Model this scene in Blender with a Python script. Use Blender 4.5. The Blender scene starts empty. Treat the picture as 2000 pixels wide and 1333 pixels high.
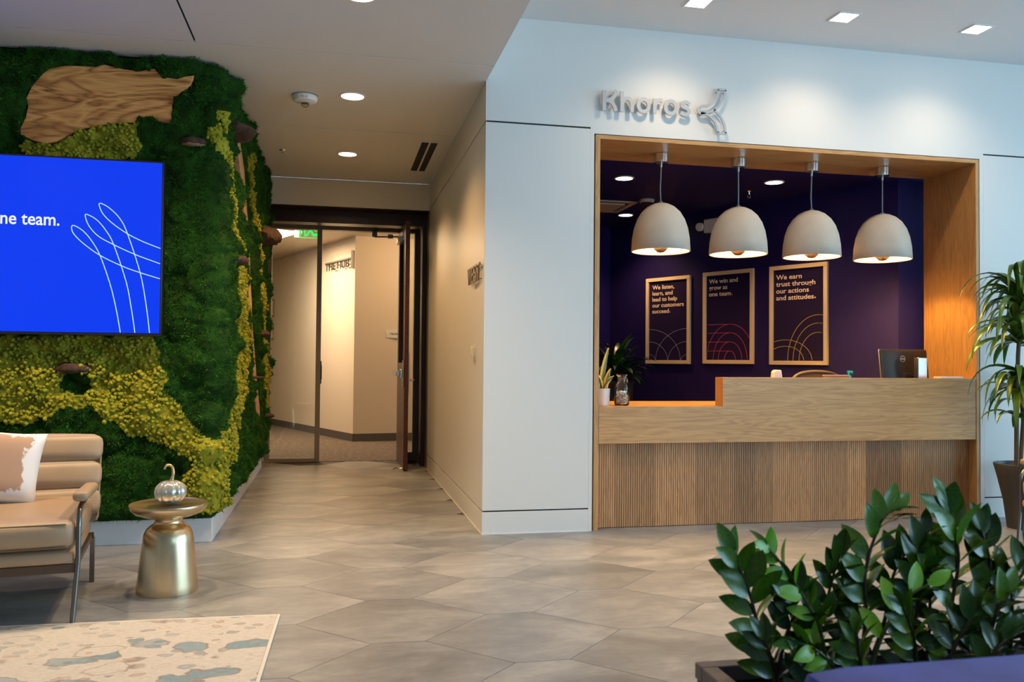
import bpy, bmesh, math, random
import numpy as np
from mathutils import Vector, Matrix, noise
random.seed(7)
RNG = np.random.default_rng(11)
R = math.radians
PI = math.pi
SC = bpy.context.scene
COL = SC.collection

# ------------------------------------------------------------------ camera, world, exposure
F_PX, YAW, PITCH, ROLL, CAM_H = 1654.91, .2059, .0237, .009, 1.22
cd = bpy.data.cameras.new('camera'); cam = bpy.data.objects.new('camera', cd); COL.objects.link(cam)
cd.sensor_fit = 'HORIZONTAL'; cd.sensor_width = 36.0; cd.lens = F_PX / 2000 * 36
cd.clip_start = .05; cd.clip_end = 200
_f = Vector((math.sin(YAW)*math.cos(PITCH), math.cos(YAW)*math.cos(PITCH), math.sin(PITCH)))
_r0 = Vector((math.cos(YAW), -math.sin(YAW), 0)); _u0 = _r0.cross(_f)
_r = math.cos(ROLL)*_r0 + math.sin(ROLL)*_u0; _u = -math.sin(ROLL)*_r0 + math.cos(ROLL)*_u0
cam.matrix_world = Matrix(((_r.x, _u.x, -_f.x, 0), (_r.y, _u.y, -_f.y, 0), (_r.z, _u.z, -_f.z, CAM_H), (0, 0, 0, 1)))
cd.dof.use_dof = True; cd.dof.focus_distance = 6.0; cd.dof.aperture_fstop = 5.0
SC.camera = cam
SC.view_settings.view_transform = 'Standard'; SC.view_settings.look = 'None'
SC.view_settings.exposure = 1.17; SC.view_settings.gamma = 1.0
SC.view_settings.use_curve_mapping = False
SC.cycles.use_denoising = True
SC.cycles.max_bounces = 8; SC.cycles.diffuse_bounces = 5; SC.cycles.transmission_bounces = 8
SC.cycles.sample_clamp_indirect = 6.0
SC.cycles.caustics_reflective = False; SC.cycles.caustics_refractive = False

SKY_STRENGTH = 3.5
world = bpy.data.worlds.new('world'); SC.world = world; world.use_nodes = True
wn = world.node_tree.nodes; wl = world.node_tree.links
wn.clear()
wb = wn.new('ShaderNodeBackground'); wb.inputs[0].default_value = (.47, .75, 1.0, 1); wb.inputs[1].default_value = SKY_STRENGTH   # even, cool overcast sky
wo = wn.new('ShaderNodeOutputWorld'); wl.new(wb.outputs[0], wo.inputs[0])

WARM = (1.0, .56, .21); LOUNGE = (1.0, .73, .45); NEUT = (1.0, .76, .50)
P_CORR = 52; P_LOUNGE = 66; P_WASH = 15; P_PEND = 58; P_RECD = 34; P_HUB = 17; P_FLOOD = 46
def portal(name, loc, rot, sx, sy):
    l = bpy.data.lights.new(name, 'AREA'); l.shape = 'RECTANGLE'; l.size = sx; l.size_y = sy
    l.cycles.is_portal = True
    o = bpy.data.objects.new(name, l); COL.objects.link(o); o.location = loc; o.rotation_euler = rot
portal('window_light', (8.9, 1.2, 1.85), (0, R(90), 0), 3.5, 8.2)
portal('window_light', (6.8, -3.4, 1.85), (R(90), 0, 0), 4.4, 3.5)

# ------------------------------------------------------------------ materials
def lin(h):
    if isinstance(h, str):
        h = h.lstrip('#'); c = [int(h[i:i+2], 16)/255 for i in (0, 2, 4)]
        return tuple(x/12.92 if x <= .04045 else ((x+.055)/1.055)**2.4 for x in c)
    return tuple(h)
MATS = {}
class NT:
    def __init__(s, name):
        s.m = bpy.data.materials.new(name); s.m.use_nodes = True; s.t = s.m.node_tree; s.n = s.t.nodes
        s.b = s.n['Principled BSDF']; MATS[name] = s.m
    def new(s, k, **kw):
        n = s.n.new(k)
        for a, v in kw.items():
            if a.startswith('i_'): n.inputs[a[2:].replace('_', ' ')].default_value = v
            else: setattr(n, a, v)
        return n
    def link(s, a, b): s.t.links.new(a, b)
    def ramp(s, fac, stops):
        r = s.n.new('ShaderNodeValToRGB'); e = r.color_ramp.elements
        while len(e) < len(stops): e.new(.5)
        for el, (p, c) in zip(e, stops): el.position = p; el.color = (*lin(c), 1)
        s.link(fac, r.inputs[0]); return r.outputs[0]
    def coords(s, kind='Object', scale=(1, 1, 1), rot=(0, 0, 0), rnd=False, world=False):
        tc = s.n.new('ShaderNodeTexCoord'); mp = s.n.new('ShaderNodeMapping')
        mp.inputs['Scale'].default_value = scale; mp.inputs['Rotation'].default_value = rot
        src = tc.outputs[kind]
        if world:
            g = s.n.new('ShaderNodeNewGeometry'); src = g.outputs['Position']
        s.link(src, mp.inputs[0])
        if rnd:
            oi = s.n.new('ShaderNodeObjectInfo'); m = s.n.new('ShaderNodeMath'); m.operation = 'MULTIPLY'; m.inputs[1].default_value = 37.0
            s.link(oi.outputs['Random'], m.inputs[0])
            ad = s.n.new('ShaderNodeVectorMath'); ad.operation = 'ADD'
            s.link(mp.outputs[0], ad.inputs[0]); s.link(m.outputs[0], ad.inputs[1]); return ad.outputs[0]
        return mp.outputs[0]
    def noise(s, vec, scale, detail=4, rough=.55, dist=0):
        n = s.new('ShaderNodeTexNoise'); n.inputs['Scale'].default_value = scale; n.inputs['Detail'].default_value = detail
        n.inputs['Roughness'].default_value = rough; n.inputs['Distortion'].default_value = dist
        s.link(vec, n.inputs['Vector']); return n.outputs[0]
    def bump(s, h, strength, dist=.01):
        b = s.new('ShaderNodeBump'); b.inputs['Strength'].default_value = strength; b.inputs['Distance'].default_value = dist
        s.link(h, b.inputs['Height']); s.link(b.outputs[0], s.b.inputs['Normal'])
    def mixc(s, fac, a, b, mode='MIX'):
        m = s.n.new('ShaderNodeMix'); m.data_type = 'RGBA'; m.blend_type = mode
        for sock, v in ((m.inputs[0], fac), (m.inputs[6], a), (m.inputs[7], b)):
            if hasattr(v, 'links'): s.link(v, sock)
            elif isinstance(v, (int, float)): sock.default_value = v
            else: sock.default_value = (*lin(v), 1)
        return m.outputs[2]
def plain(name, col, rough=.5, metal=0, bump=None, spec=None, emit=None, estr=0, var=None, coat=0):
    t = NT(name); t.b.inputs['Base Color'].default_value = (*lin(col), 1)
    t.b.inputs['Roughness'].default_value = rough; t.b.inputs['Metallic'].default_value = metal
    if spec is not None: t.b.inputs['Specular IOR Level'].default_value = spec
    if coat: t.b.inputs['Coat Weight'].default_value = coat; t.b.inputs['Coat Roughness'].default_value = .1
    v = t.coords()
    if bump: t.bump(t.noise(v, bump[0], 3), bump[1], .004)
    if var:
        a = tuple(max(0, x*(1-var[1])) for x in lin(col)); b = tuple(min(1, x*(1+var[1])) for x in lin(col))
        c = t.ramp(t.noise(v, var[0], 4), [(.3, a), (.7, b)]); t.link(c, t.b.inputs['Base Color'])
    if emit is not None:
        t.b.inputs['Emission Color'].default_value = (*lin(emit), 1); t.b.inputs['Emission Strength'].default_value = estr
    return t.m
plain('wall_paint', (.74, .72, .69), .55, bump=(260, .06))
plain('wall_satin', (.74, .71, .66), .38, bump=(120, .03))
plain('ceiling_paint', (.74, .72, .70), .6, bump=(200, .03))
plain('high_ceiling_paint', (.72, .72, .72), .7)
plain('purple_paint', (.010, .0062, .085), .55, bump=(200, .05), spec=.2)
plain('hub_paint', (.74, .66, .54), .6)
plain('dark_gap', (.02, .02, .022), .8)
plain('plinth_white', (.72, .73, .75), .5)
plain('base_grey', (.10, .09, .085), .6)
plain('mahogany', (.028, .007, .005), .35, var=(18, .5))
plain('mahogany_edge', (.075, .018, .010), .35, var=(30, .4))
plain('bronze_frame', (.27, .24, .21), .42, .2)
plain('chrome', (.80, .79, .77), .12, 1)
plain('satin_nickel', (.62, .60, .56), .3, 1)
plain('gunmetal', (.20, .19, .18), .28, 1)
plain('black_plastic', (.012, .012, .013), .35)
plain('black_gloss', (.006, .006, .007), .12)
plain('white_plastic', (.75, .74, .70), .4)
plain('white_ceramic', (.80, .79, .77), .25)
plain('almond_plastic', (.72, .66, .50), .4)
plain('concrete_shade', (.50, .44, .37), .75, bump=(90, .12), var=(9, .06))
plain('shade_liner', (.85, .80, .70), .5)
plain('grey_cord', (.22, .24, .26), .6)
plain('silver_letter', (.50, .50, .51), .38, .35)
plain('black_letter', (.03, .03, .03), .4)
plain('letter_bronze', (.30, .24, .17), .35, .8)
plain('poster_frame', (.68, .55, .38), .4)
plain('poster_navy', (.020, .014, .055), .12, spec=.6)
plain('print_cream', (.80, .70, .56), .5)
plain('print_lavender', (.30, .29, .48), .5)
plain('print_red', (.62, .06, .14), .5)
plain('print_yellow', (.62, .48, .05), .5)
plain('leather', '#a58d72', .42, bump=(420, .10), var=(6, .05))
plain('leather_seam', '#6f5c48', .6)
plain('rail_brown', (.085, .052, .035), .4)
plain('soil', (.02, .015, .01), .95, bump=(120, .8))
plain('dark_pot', (.03, .028, .028), .5)
plain('brown_pot', (.036, .036, .039), .42, bump=(60, .05))
plain('planter_taupe', (.15, .125, .115), .5, bump=(80, .05))
plain('bark', (.055, .026, .014), .85, bump=(70, .9), var=(40, .5))
plain('bark_under', (.32, .22, .12), .8, bump=(90, .4))
plain('trunk', (.12, .085, .05), .8, bump=(90, .6))
plain('stem_green', (.035, .07, .015), .45)
plain('stem_dark', (.030, .020, .012), .45)
plain('paper', (.80, .76, .70), .7)
plain('teal_plastic', (.0, .42, .50), .3)
plain('tablet_brown', (.22, .11, .05), .5)
plain('mesh_chair', (.075, .055, .04), .6, bump=(300, .5))
plain('mesh_rim', (.13, .10, .08), .45)
plain('shell_white', (.80, .70, .60), .55)
plain('gold_leaf', (.78, .55, .26), .28, 1, bump=(160, .3))
plain('exit_green', (.02, .5, .08), .4, emit=(.03, .75, .10), estr=.7)
plain('red_print', (.5, .03, .03), .5)
plain('lamp_warm', (1, .9, .75), .5, emit=(1.0, .78, .48), estr=9)
plain('lamp_neutral', (1, .95, .9), .5, emit=(1.0, .86, .70), estr=8)
plain('troffer', (1, 1, 1), .5, emit=(1.0, .88, .70), estr=7)
plain('screen_blue', (0, 0, 0), .25, emit=(.0, .044, .95), estr=.42)
plain('screen_white', (0, 0, 0), .3, emit=(.90, .95, 1.0), estr=.43)
plain('screen_mint', (0, 0, 0), .3, emit=(.60, .95, .75), estr=.41)
plain('blue_fabric', (.040, .075, .40), .55, bump=(300, .25), var=(7, .3))
plain('daylight_mullion', (.35, .35, .36), .4, .6)

def glass(name, ior=1.45, tint=(1, 1, 1), rough=0.0):
    t = NT(name); t.b.inputs['Base Color'].default_value = (*tint, 1); t.b.inputs['Roughness'].default_value = rough
    t.b.inputs['Transmission Weight'].default_value = 1; t.b.inputs['IOR'].default_value = ior; return t.m
glass('clear_glass'); glass('lens_glass', 1.4, (.95, .95, .95), .1)
def pane(name, tint=(.96, .98, .97)):
    t = NT(name); t.n.remove(t.b)
    tr = t.new('ShaderNodeBsdfTransparent'); tr.inputs[0].default_value = (*tint, 1)
    gl = t.new('ShaderNodeBsdfGlossy'); gl.inputs['Roughness'].default_value = .01
    fr = t.new('ShaderNodeFresnel'); fr.inputs[0].default_value = 1.45
    mx = t.new('ShaderNodeMixShader'); t.link(fr.outputs[0], mx.inputs[0]); t.link(tr.outputs[0], mx.inputs[1]); t.link(gl.outputs[0], mx.inputs[2])
    t.link(mx.outputs[0], t.n['Material Output'].inputs[0]); return t.m
pane('window_pane')

def wood(name, cols, scale=(1, 1, 1), rough=.42, dist=1.2, rnd=True, ring=3.0, contrast=1.0, rot=(0, 0, 0), bands=5.0):
    """grain runs along the axis whose scale is smallest"""
    t = NT(name); v = t.coords(scale=scale, rnd=rnd, rot=rot)
    a = t.noise(v, ring, 2, .45, dist)
    w = t.new('ShaderNodeMath', operation='MULTIPLY'); t.link(a, w.inputs[0]); w.inputs[1].default_value = bands*2
    fr = t.new('ShaderNodeMath', operation='PINGPONG'); t.link(w.outputs[0], fr.inputs[0]); fr.inputs[1].default_value = 1
    sc2 = tuple(x*(.35 if x == min(scale) else 2.2) for x in scale)
    b = t.noise(t.coords(scale=sc2, rnd=rnd, rot=rot), 16, 5, .65)
    mx = t.new('ShaderNodeMath', operation='MULTIPLY_ADD'); t.link(b, mx.inputs[0]); mx.inputs[1].default_value = .75
    m2 = t.new('ShaderNodeMath', operation='MULTIPLY'); t.link(fr.outputs[0], m2.inputs[0]); m2.inputs[1].default_value = .28 * contrast
    t.link(m2.outputs[0], mx.inputs[2])
    c = t.ramp(mx.outputs[0], [(.22, cols[0]), (.5, cols[1]), (.78, cols[2])])
    if rnd:
        oi = t.new('ShaderNodeObjectInfo'); hs = t.new('ShaderNodeHueSaturation')
        mr = t.new('ShaderNodeMapRange'); mr.inputs[3].default_value = .94; mr.inputs[4].default_value = 1.06
        t.link(oi.outputs['Random'], mr.inputs[0]); t.link(mr.outputs[0], hs.inputs['Value']); t.link(c, hs.inputs['Color']); c = hs.outputs[0]
    t.link(c, t.b.inputs['Base Color']); t.b.inputs['Roughness'].default_value = rough
    t.bump(b, .08, .003)
OAK = [(.36, .165, .052), (.56, .285, .092), (.64, .36, .135)]
wood('oak_long', OAK, (.5, 6, 6)); wood('oak_up', OAK, (6, 6, .5)); wood('oak_deep', OAK, (7, .6, 7))
for i, k in enumerate((.62, 1.0, .78, 1.12, .88)):
    wood('oak_board_%s' % 'abcde'[i], [tuple(x*k for x in c) for c in [(.36, .155, .055), (.54, .265, .105), (.65, .36, .165)]], (9, 9, .6), .5, 1.6)
wood('slab_wood', [(.06, .018, .004), (.52, .20, .045), (.74, .36, .11)], (.8, 3, 3.4), .5, 1.6, False, 1.5, 1.5, rot=(0, R(10), 0), bands=6)
wood('slab_wood_up', [(.20, .08, .03), (.52, .27, .12), (.62, .38, .20)], (3, 3, .6), .45, 2.0, False, 1.6, 1.0)

def tile_mat():
    t = NT('stone_tile'); v = t.coords(scale=(1.0, 1.9, 1), rot=(0, 0, R(-28)), rnd=True)
    a = t.noise(v, 1.7, 6, .62, .5); b = t.noise(v, 9, 6, .7, .3)
    c = t.ramp(a, [(.30, (.172, .182, .200)), (.50, (.252, .264, .284)), (.72, (.385, .395, .405))])
    c2 = t.ramp(b, [(.30, (.72, .72, .72)), (.72, (1.16, 1.14, 1.12))])
    c = t.mixc(.85, c, c2, 'MULTIPLY')
    oi = t.new('ShaderNodeObjectInfo'); hs = t.new('ShaderNodeHueSaturation'); mr = t.new('ShaderNodeMapRange')
    mr.inputs[3].default_value = .90; mr.inputs[4].default_value = 1.10
    t.link(oi.outputs['Random'], mr.inputs[0]); t.link(mr.outputs[0], hs.inputs['Value']); t.link(c, hs.inputs['Color'])
    t.link(hs.outputs[0], t.b.inputs['Base Color'])
    rr = t.new('ShaderNodeMapRange'); rr.inputs[3].default_value = .30; rr.inputs[4].default_value = .46; t.link(b, rr.inputs[0]); t.link(rr.outputs[0], t.b.inputs['Roughness'])
    t.bump(b, .05, .003)
tile_mat()
plain('grout', (.10, .095, .09), .8)
def carpet_mat():
    t = NT('carpet'); v = t.coords(scale=(1, 2.2, 1)); a = t.noise(v, 17, 6, .75); b = t.noise(v, 5, 3)
    c = t.ramp(a, [(.36, (.06, .045, .034)), (.52, (.15, .115, .088)), (.66, (.34, .27, .21))])
    t.link(t.mixc(.35, c, t.ramp(b, [(.3, (.5, .5, .5)), (.7, (1, 1, 1))]), 'MULTIPLY'), t.b.inputs['Base Color'])
    t.b.inputs['Roughness'].default_value = .95; t.bump(a, .5, .006)
carpet_mat()
def rug_mat():
    t = NT('rug_pile'); v = t.coords()
    streak = t.noise(t.coords(scale=(5, 55, 1)), 5, 5, .7); big = t.noise(v, 1.7, 3); fine = t.noise(v, 60, 3)
    cream = t.ramp(streak, [(.35, (.47, .44, .40)), (.52, (.61, .58, .54)), (.75, (.68, .67, .65))])
    def layer(c, scale, warp, lo, hi, seed, cols, amount):
        n = t.new('ShaderNodeTexNoise'); n.inputs['Scale'].default_value = scale*1.3; n.inputs['Detail'].default_value = 4; t.link(t.coords(rot=(0, 0, seed)), n.inputs['Vector'])
        wv = t.new('ShaderNodeVectorMath', operation='MULTIPLY_ADD'); t.link(n.outputs['Color'], wv.inputs[0]); wv.inputs[1].default_value = (warp, warp*.7, 0); t.link(t.coords(scale=(1, 1.35, 1)), wv.inputs[2])
        vo = t.new('ShaderNodeTexVoronoi'); vo.feature = 'F1'; vo.inputs['Scale'].default_value = scale; t.link(wv.outputs[0], vo.inputs['Vector'])
        sep = t.new('ShaderNodeSeparateColor'); t.link(vo.outputs['Color'], sep.inputs[0])
        d = vo.outputs['Distance']
        body = t.ramp(d, [(lo-.03, (0, 0, 0)), (lo, (1, 1, 1)), (hi, (1, 1, 1)), (hi+.03, (0, 0, 0))])
        edge = t.ramp(d, [(hi-.02, (0, 0, 0)), (hi+.01, (1, 1, 1)), (hi+.045, (0, 0, 0))])
        core = t.ramp(d, [(lo*.55, (1, 1, 1)), (lo*.8, (0, 0, 0))])
        keep = t.ramp(sep.outputs[2], [(.12, (0, 0, 0)), (.16, (1, 1, 1))])
        worn = t.ramp(streak, [(.30, (.15, .15, .15)), (.50, (1, 1, 1))]); area = t.ramp(big, [(.30, (.25, .25, .25)), (.44, (1, 1, 1))])
        k = t.mixc(1.0, t.mixc(1.0, keep, worn, 'MULTIPLY'), area, 'MULTIPLY')
        col = t.ramp(sep.outputs[0], cols)
        c = t.mixc(t.mixc(amount, (0, 0, 0), t.mixc(1.0, body, k, 'MULTIPLY')), c, col)
        c = t.mixc(t.mixc(.85*amount, (0, 0, 0), t.mixc(1.0, core, k, 'MULTIPLY')), c, (.40, .27, .20))
        return t.mixc(t.mixc(.75*amount, (0, 0, 0), t.mixc(1.0, edge, area, 'MULTIPLY')), c, (.26, .17, .12))
    blue = [(.25, (.32, .38, .43)), (.45, (.07, .21, .30)), (.62, (.35, .40, .44)), (.85, (.15, .29, .36))]
    c = layer(cream, 4.4, .26, .14, .40, .4, blue, .9)
    c = layer(c, 10.5, .10, .12, .30, 1.1, [(.3, (.38, .42, .45)), (.6, (.10, .25, .33)), (.8, (.46, .36, .29))], .8)
    t.link(t.mixc(.25, c, t.ramp(fine, [(.3, (.75, .75, .75)), (.7, (1.1, 1.1, 1.1))]), 'MULTIPLY'), t.b.inputs['Base Color'])
    t.b.inputs['Roughness'].default_value = .95; t.bump(fine, .3, .004)
rug_mat(); plain('rug_binding', (.70, .66, .60), .9)
def pillow_mat():
    t = NT('pillow_print'); v = t.coords()
    sx = t.new('ShaderNodeSeparateXYZ'); t.link(v, sx.inputs[0])
    n = t.noise(v, 9, 5, .6)
    def mm(op, a, b):
        m = t.new('ShaderNodeMath', operation=op)
        for i, x in enumerate((a, b)):
            if hasattr(x, 'links'): t.link(x, m.inputs[i])
            else: m.inputs[i].default_value = x
        return m.outputs[0]
    ax = mm('ABSOLUTE', mm('ADD', sx.outputs[0], .01), 0); az = mm('ABSOLUTE', mm('ADD', sx.outputs[2], -.015), 0)
    d = mm('MAXIMUM', ax, az)
    d = mm('ADD', d, mm('MULTIPLY', mm('SUBTRACT', n, .5), .17))
    f = t.ramp(d, [(.128, (1, 1, 1)), (.134, (0, 0, 0))])
    t.link(t.mixc(f, (.80, .79, .80), (.46, .29, .20)), t.b.inputs['Base Color']); t.b.inputs['Roughness'].default_value = .85
    t.bump(t.noise(v, 260, 2), .15, .002)
pillow_mat()
def brass_mat():
    t = NT('brushed_brass'); t.b.inputs['Base Color'].default_value = (.72, .57, .36, 1); t.b.inputs['Metallic'].default_value = 1
    t.b.inputs['Roughness'].default_value = .27; t.b.inputs['Anisotropic'].default_value = .4
brass_mat()
def pumpkin_mat():
    t = NT('mercury_glass'); v = t.coords(); a = t.noise(v, 70, 4)
    t.b.inputs['Base Color'].default_value = (.80, .78, .68, 1); t.b.inputs['Roughness'].default_value = .14
    t.b.inputs['Metallic'].default_value = .35; t.b.inputs['Transmission Weight'].default_value = .5
    t.link(t.ramp(a, [(.3, (.62, .62, .52)), (.7, (.88, .87, .80))]), t.b.inputs['Base Color'])
pumpkin_mat()
def moss_mat(name, stops, scale, bscale, rough=.9):
    t = NT(name); v = t.coords(world=True); a = t.noise(v, scale, 4, .6); b = t.noise(v, bscale, 4, .7)
    c = t.ramp(a, stops); k = t.ramp(b, [(.3, (.55, .55, .55)), (.7, (1.25, 1.25, 1.2))])
    t.link(t.mixc(.8, c, k, 'MULTIPLY'), t.b.inputs['Base Color']); t.b.inputs['Roughness'].default_value = rough
    t.b.inputs['Specular IOR Level'].default_value = .15; t.bump(b, .8, .012)
moss_mat('moss_dark', [(.28, (.006, .022, .003)), (.5, (.014, .055, .005)), (.66, (.022, .075, .008)), (.8, (.05, .06, .008))], 5.5, 90)
moss_mat('moss_blade', [(.26, (.010, .050, .004)), (.46, (.022, .11, .008)), (.60, (.045, .17, .014)), (.76, (.12, .14, .016))], 7, 70)
moss_mat('lichen', [(.26, (.22, .25, .022)), (.5, (.40, .385, .030)), (.74, (.56, .49, .05))], 11, 130)
def leaf_mat(name, c0, c1, rough=.28, spec=.5):
    t = NT(name); v = t.coords(); a = t.noise(v, 14, 3); t.link(t.ramp(a, [(.3, c0), (.7, c1)]), t.b.inputs['Base Color'])
    oi = t.new('ShaderNodeObjectInfo'); t.b.inputs['Roughness'].default_value = rough
    t.b.inputs['Specular IOR Level'].default_value = spec; t.b.inputs['Subsurface Weight'].default_value = 0
leaf_mat('zz_leaf', (.042, .125, .007), (.075, .19, .011), .22)
leaf_mat('zz_leaf_young', (.10, .34, .012), (.16, .42, .02), .28)
leaf_mat('zz_leaf_dark', (.020, .062, .005), (.038, .10, .009), .2)
leaf_mat('dracaena_leaf', (.038, .105, .010), (.10, .20, .018), .3)
leaf_mat('lily_leaf', (.010, .040, .008), (.022, .075, .012), .3)
leaf_mat('snake_green', (.05, .08, .055), (.16, .18, .13), .4); plain('snake_yellow', (.85, .58, .03), .4)
t_ = NT('moss_backing'); t_.b.inputs['Base Color'].default_value = (.012, .02, .008, 1)

# ------------------------------------------------------------------ geometry helpers
class MB:
    def __init__(s): s.v = []; s.f = []; s.mi = []
    def add(s, vs, fs, mi=0):
        o = len(s.v); s.v += [tuple(p) for p in vs]; s.f += [tuple(i+o for i in f) for f in fs]; s.mi += [mi]*len(fs); return s
    def box(s, x0, y0, z0, x1, y1, z1, mi=0):
        x0, x1 = min(x0, x1), max(x0, x1); y0, y1 = min(y0, y1), max(y0, y1); z0, z1 = min(z0, z1), max(z0, z1)
        return s.add([(x0, y0, z0), (x1, y0, z0), (x1, y1, z0), (x0, y1, z0), (x0, y0, z1), (x1, y0, z1), (x1, y1, z1), (x0, y1, z1)],
                     [(0, 3, 2, 1), (4, 5, 6, 7), (0, 1, 5, 4), (1, 2, 6, 5), (2, 3, 7, 6), (3, 0, 4, 7)], mi)
    def prism(s, poly, h0, h1, axis='z', mi=0):
        """poly in the two other axes, extruded along axis; caps as ngons"""
        n = len(poly); put = {'z': lambda a, b, h: (a, b, h), 'y': lambda a, b, h: (a, h, b), 'x': lambda a, b, h: (h, a, b)}[axis]
        vs = [put(a, b, h0) for a, b in poly] + [put(a, b, h1) for a, b in poly]
        fs = [tuple(range(n-1, -1, -1)), tuple(range(n, 2*n))] + [(i, (i+1) % n, n+(i+1) % n, n+i) for i in range(n)]
        return s.add(vs, fs, mi)
    def lathe(s, prof, c=(0, 0), n=32, mi=0, a0=0, a1=2*PI):
        vs = []; fs = []; m = len(prof)
        for i in range(n):
            a = a0+(a1-a0)*i/n
            for r, z in prof: vs.append((c[0]+r*math.cos(a), c[1]+r*math.sin(a), z))
        for i in range(n):
            j = (i+1) % n
            for k in range(m-1): fs.append((i*m+k, j*m+k, j*m+k+1, i*m+k+1))
        return s.add(vs, fs, mi)
    def tube(s, pts, r, n=8, mi=0, cap=True, squash=None):
        pts = [Vector(p) for p in pts]; rs = r if isinstance(r, (list, tuple)) else [r]*len(pts)
        vs = []; prev = None
        for i, p in enumerate(pts):
            t = (pts[min(i+1, len(pts)-1)]-pts[max(i-1, 0)]).normalized()
            if prev is None:
                up = Vector((0, 0, 1)) if abs(t.z) < .9 else Vector((1, 0, 0)); a = t.cross(up).normalized()
            else: a = (prev - t*prev.dot(t)).normalized()
            prev = a; b = t.cross(a)
            for k in range(n):
                th = 2*PI*k/n; vs.append(p + rs[i]*(math.cos(th)*a + math.sin(th)*b))
        fs = []
        for i in range(len(pts)-1):
            for k in range(n): fs.append((i*n+k, i*n+(k+1) % n, (i+1)*n+(k+1) % n, (i+1)*n+k))
        if cap: fs.append(tuple(range(n-1, -1, -1))); fs.append(tuple((len(pts)-1)*n+k for k in range(n)))
        return s.add(vs, fs, mi)
    def rbox(s, c, size, r, n=6, mat=None, bulge=0, mi=0):
        """rounded box, optional pillow bulge; mat: 4x4 applied last"""
        hx, hy, hz = [x/2 for x in size]; r = min(r, hx, hy, hz)
        idx = {}; vs = []; fs = []
        def vert(p):
            k = tuple(round(x, 5) for x in p)
            if k not in idx:
                q = Vector((p[0]*hx, p[1]*hy, p[2]*hz)); inn = Vector((max(-hx+r, min(hx-r, q.x)), max(-hy+r, min(hy-r, q.y)), max(-hz+r, min(hz-r, q.z))))
                d = q-inn
                q = inn + (d.normalized()*r if d.length > 1e-9 else d)
                if bulge:
                    b = max(0, (1-p[0]**4)*(1-p[1]**4)*(1-p[2]**4)) if False else 0
                    ax = max(range(3), key=lambda i: abs(p[i])); oth = [i for i in range(3) if i != ax]
                    w = (1-abs(p[oth[0]])**3)*(1-abs(p[oth[1]])**3)
                    q[ax] += math.copysign(bulge*w, p[ax])
                idx[k] = len(vs); vs.append(q)
            return idx[k]
        # denser near the edges
        g = sorted(set([-1, 1] + [math.sin(PI/2*(2*i/n-1)) for i in range(n+1)]))
        for ax in range(3):
            for sg in (-1, 1):
                for i in range(len(g)-1):
                    for j in range(len(g)-1):
                        q = []
                        for a, b in ((i, j), (i+1, j), (i+1, j+1), (i, j+1)):
                            p = [0, 0, 0]; p[ax] = sg; p[(ax+1) % 3] = g[a]; p[(ax+2) % 3] = g[b]; q.append(vert(p))
                        fs.append(tuple(q) if sg > 0 else tuple(q[::-1]))
        M = mat or Matrix.Translation(c)
        return s.add([M @ p for p in vs], fs, mi)
    def sphere(s, c, r, n=12, m=8, sc=(1, 1, 1), mi=0):
        prof = [(0 if k in (0, m) else math.sin(PI*k/m), -math.cos(PI*k/m)) for k in range(m+1)]
        vs = []; fs = []
        for i in range(n):
            a = 2*PI*i/n
            for rr, z in prof: vs.append((c[0]+r*sc[0]*rr*math.cos(a), c[1]+r*sc[1]*rr*math.sin(a), c[2]+r*sc[2]*z))
        for i in range(n):
            j = (i+1) % n
            for k in range(m): fs.append((i*(m+1)+k, j*(m+1)+k, j*(m+1)+k+1, i*(m+1)+k+1))
        return s.add(vs, fs, mi)
    def ribbon(s, pts, w, h0, h1, closed=False, put=None, mi=0):
        """flat stroke of width w along a 2-D path, extruded from h0 to h1; put maps (a, b, h) to 3-D"""
        n = len(pts); L = []; Rr = []
        for i, p in enumerate(pts):
            if closed: a, b = pts[(i-1) % n], pts[(i+1) % n]
            else: a, b = pts[max(i-1, 0)], pts[min(i+1, n-1)]
            tx, ty = b[0]-a[0], b[1]-a[1]; l = math.hypot(tx, ty) or 1; nx, ny = -ty/l, tx/l
            ww = (w[i] if isinstance(w, (list, tuple)) else w)/2
            L.append((p[0]+nx*ww, p[1]+ny*ww)); Rr.append((p[0]-nx*ww, p[1]-ny*ww))
        vs = [];
        for l, r in zip(L, Rr): vs += [put(*l, h0), put(*r, h0), put(*l, h1), put(*r, h1)]
        fs = []
        for i in range(n if closed else n-1):
            a = i*4; b = ((i+1) % n)*4
            fs += [(a, b, b+1, a+1), (a+2, a+3, b+3, b+2), (a, a+2, b+2, b), (a+1, b+1, b+3, a+3)]
        if not closed:
            e = (n-1)*4; fs += [(0, 1, 3, 2), (e, e+2, e+3, e+1)]
        return s.add(vs, fs, mi)
    def xf(s, M):
        s.v = [tuple(M @ Vector(p)) for p in s.v]; return s

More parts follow.
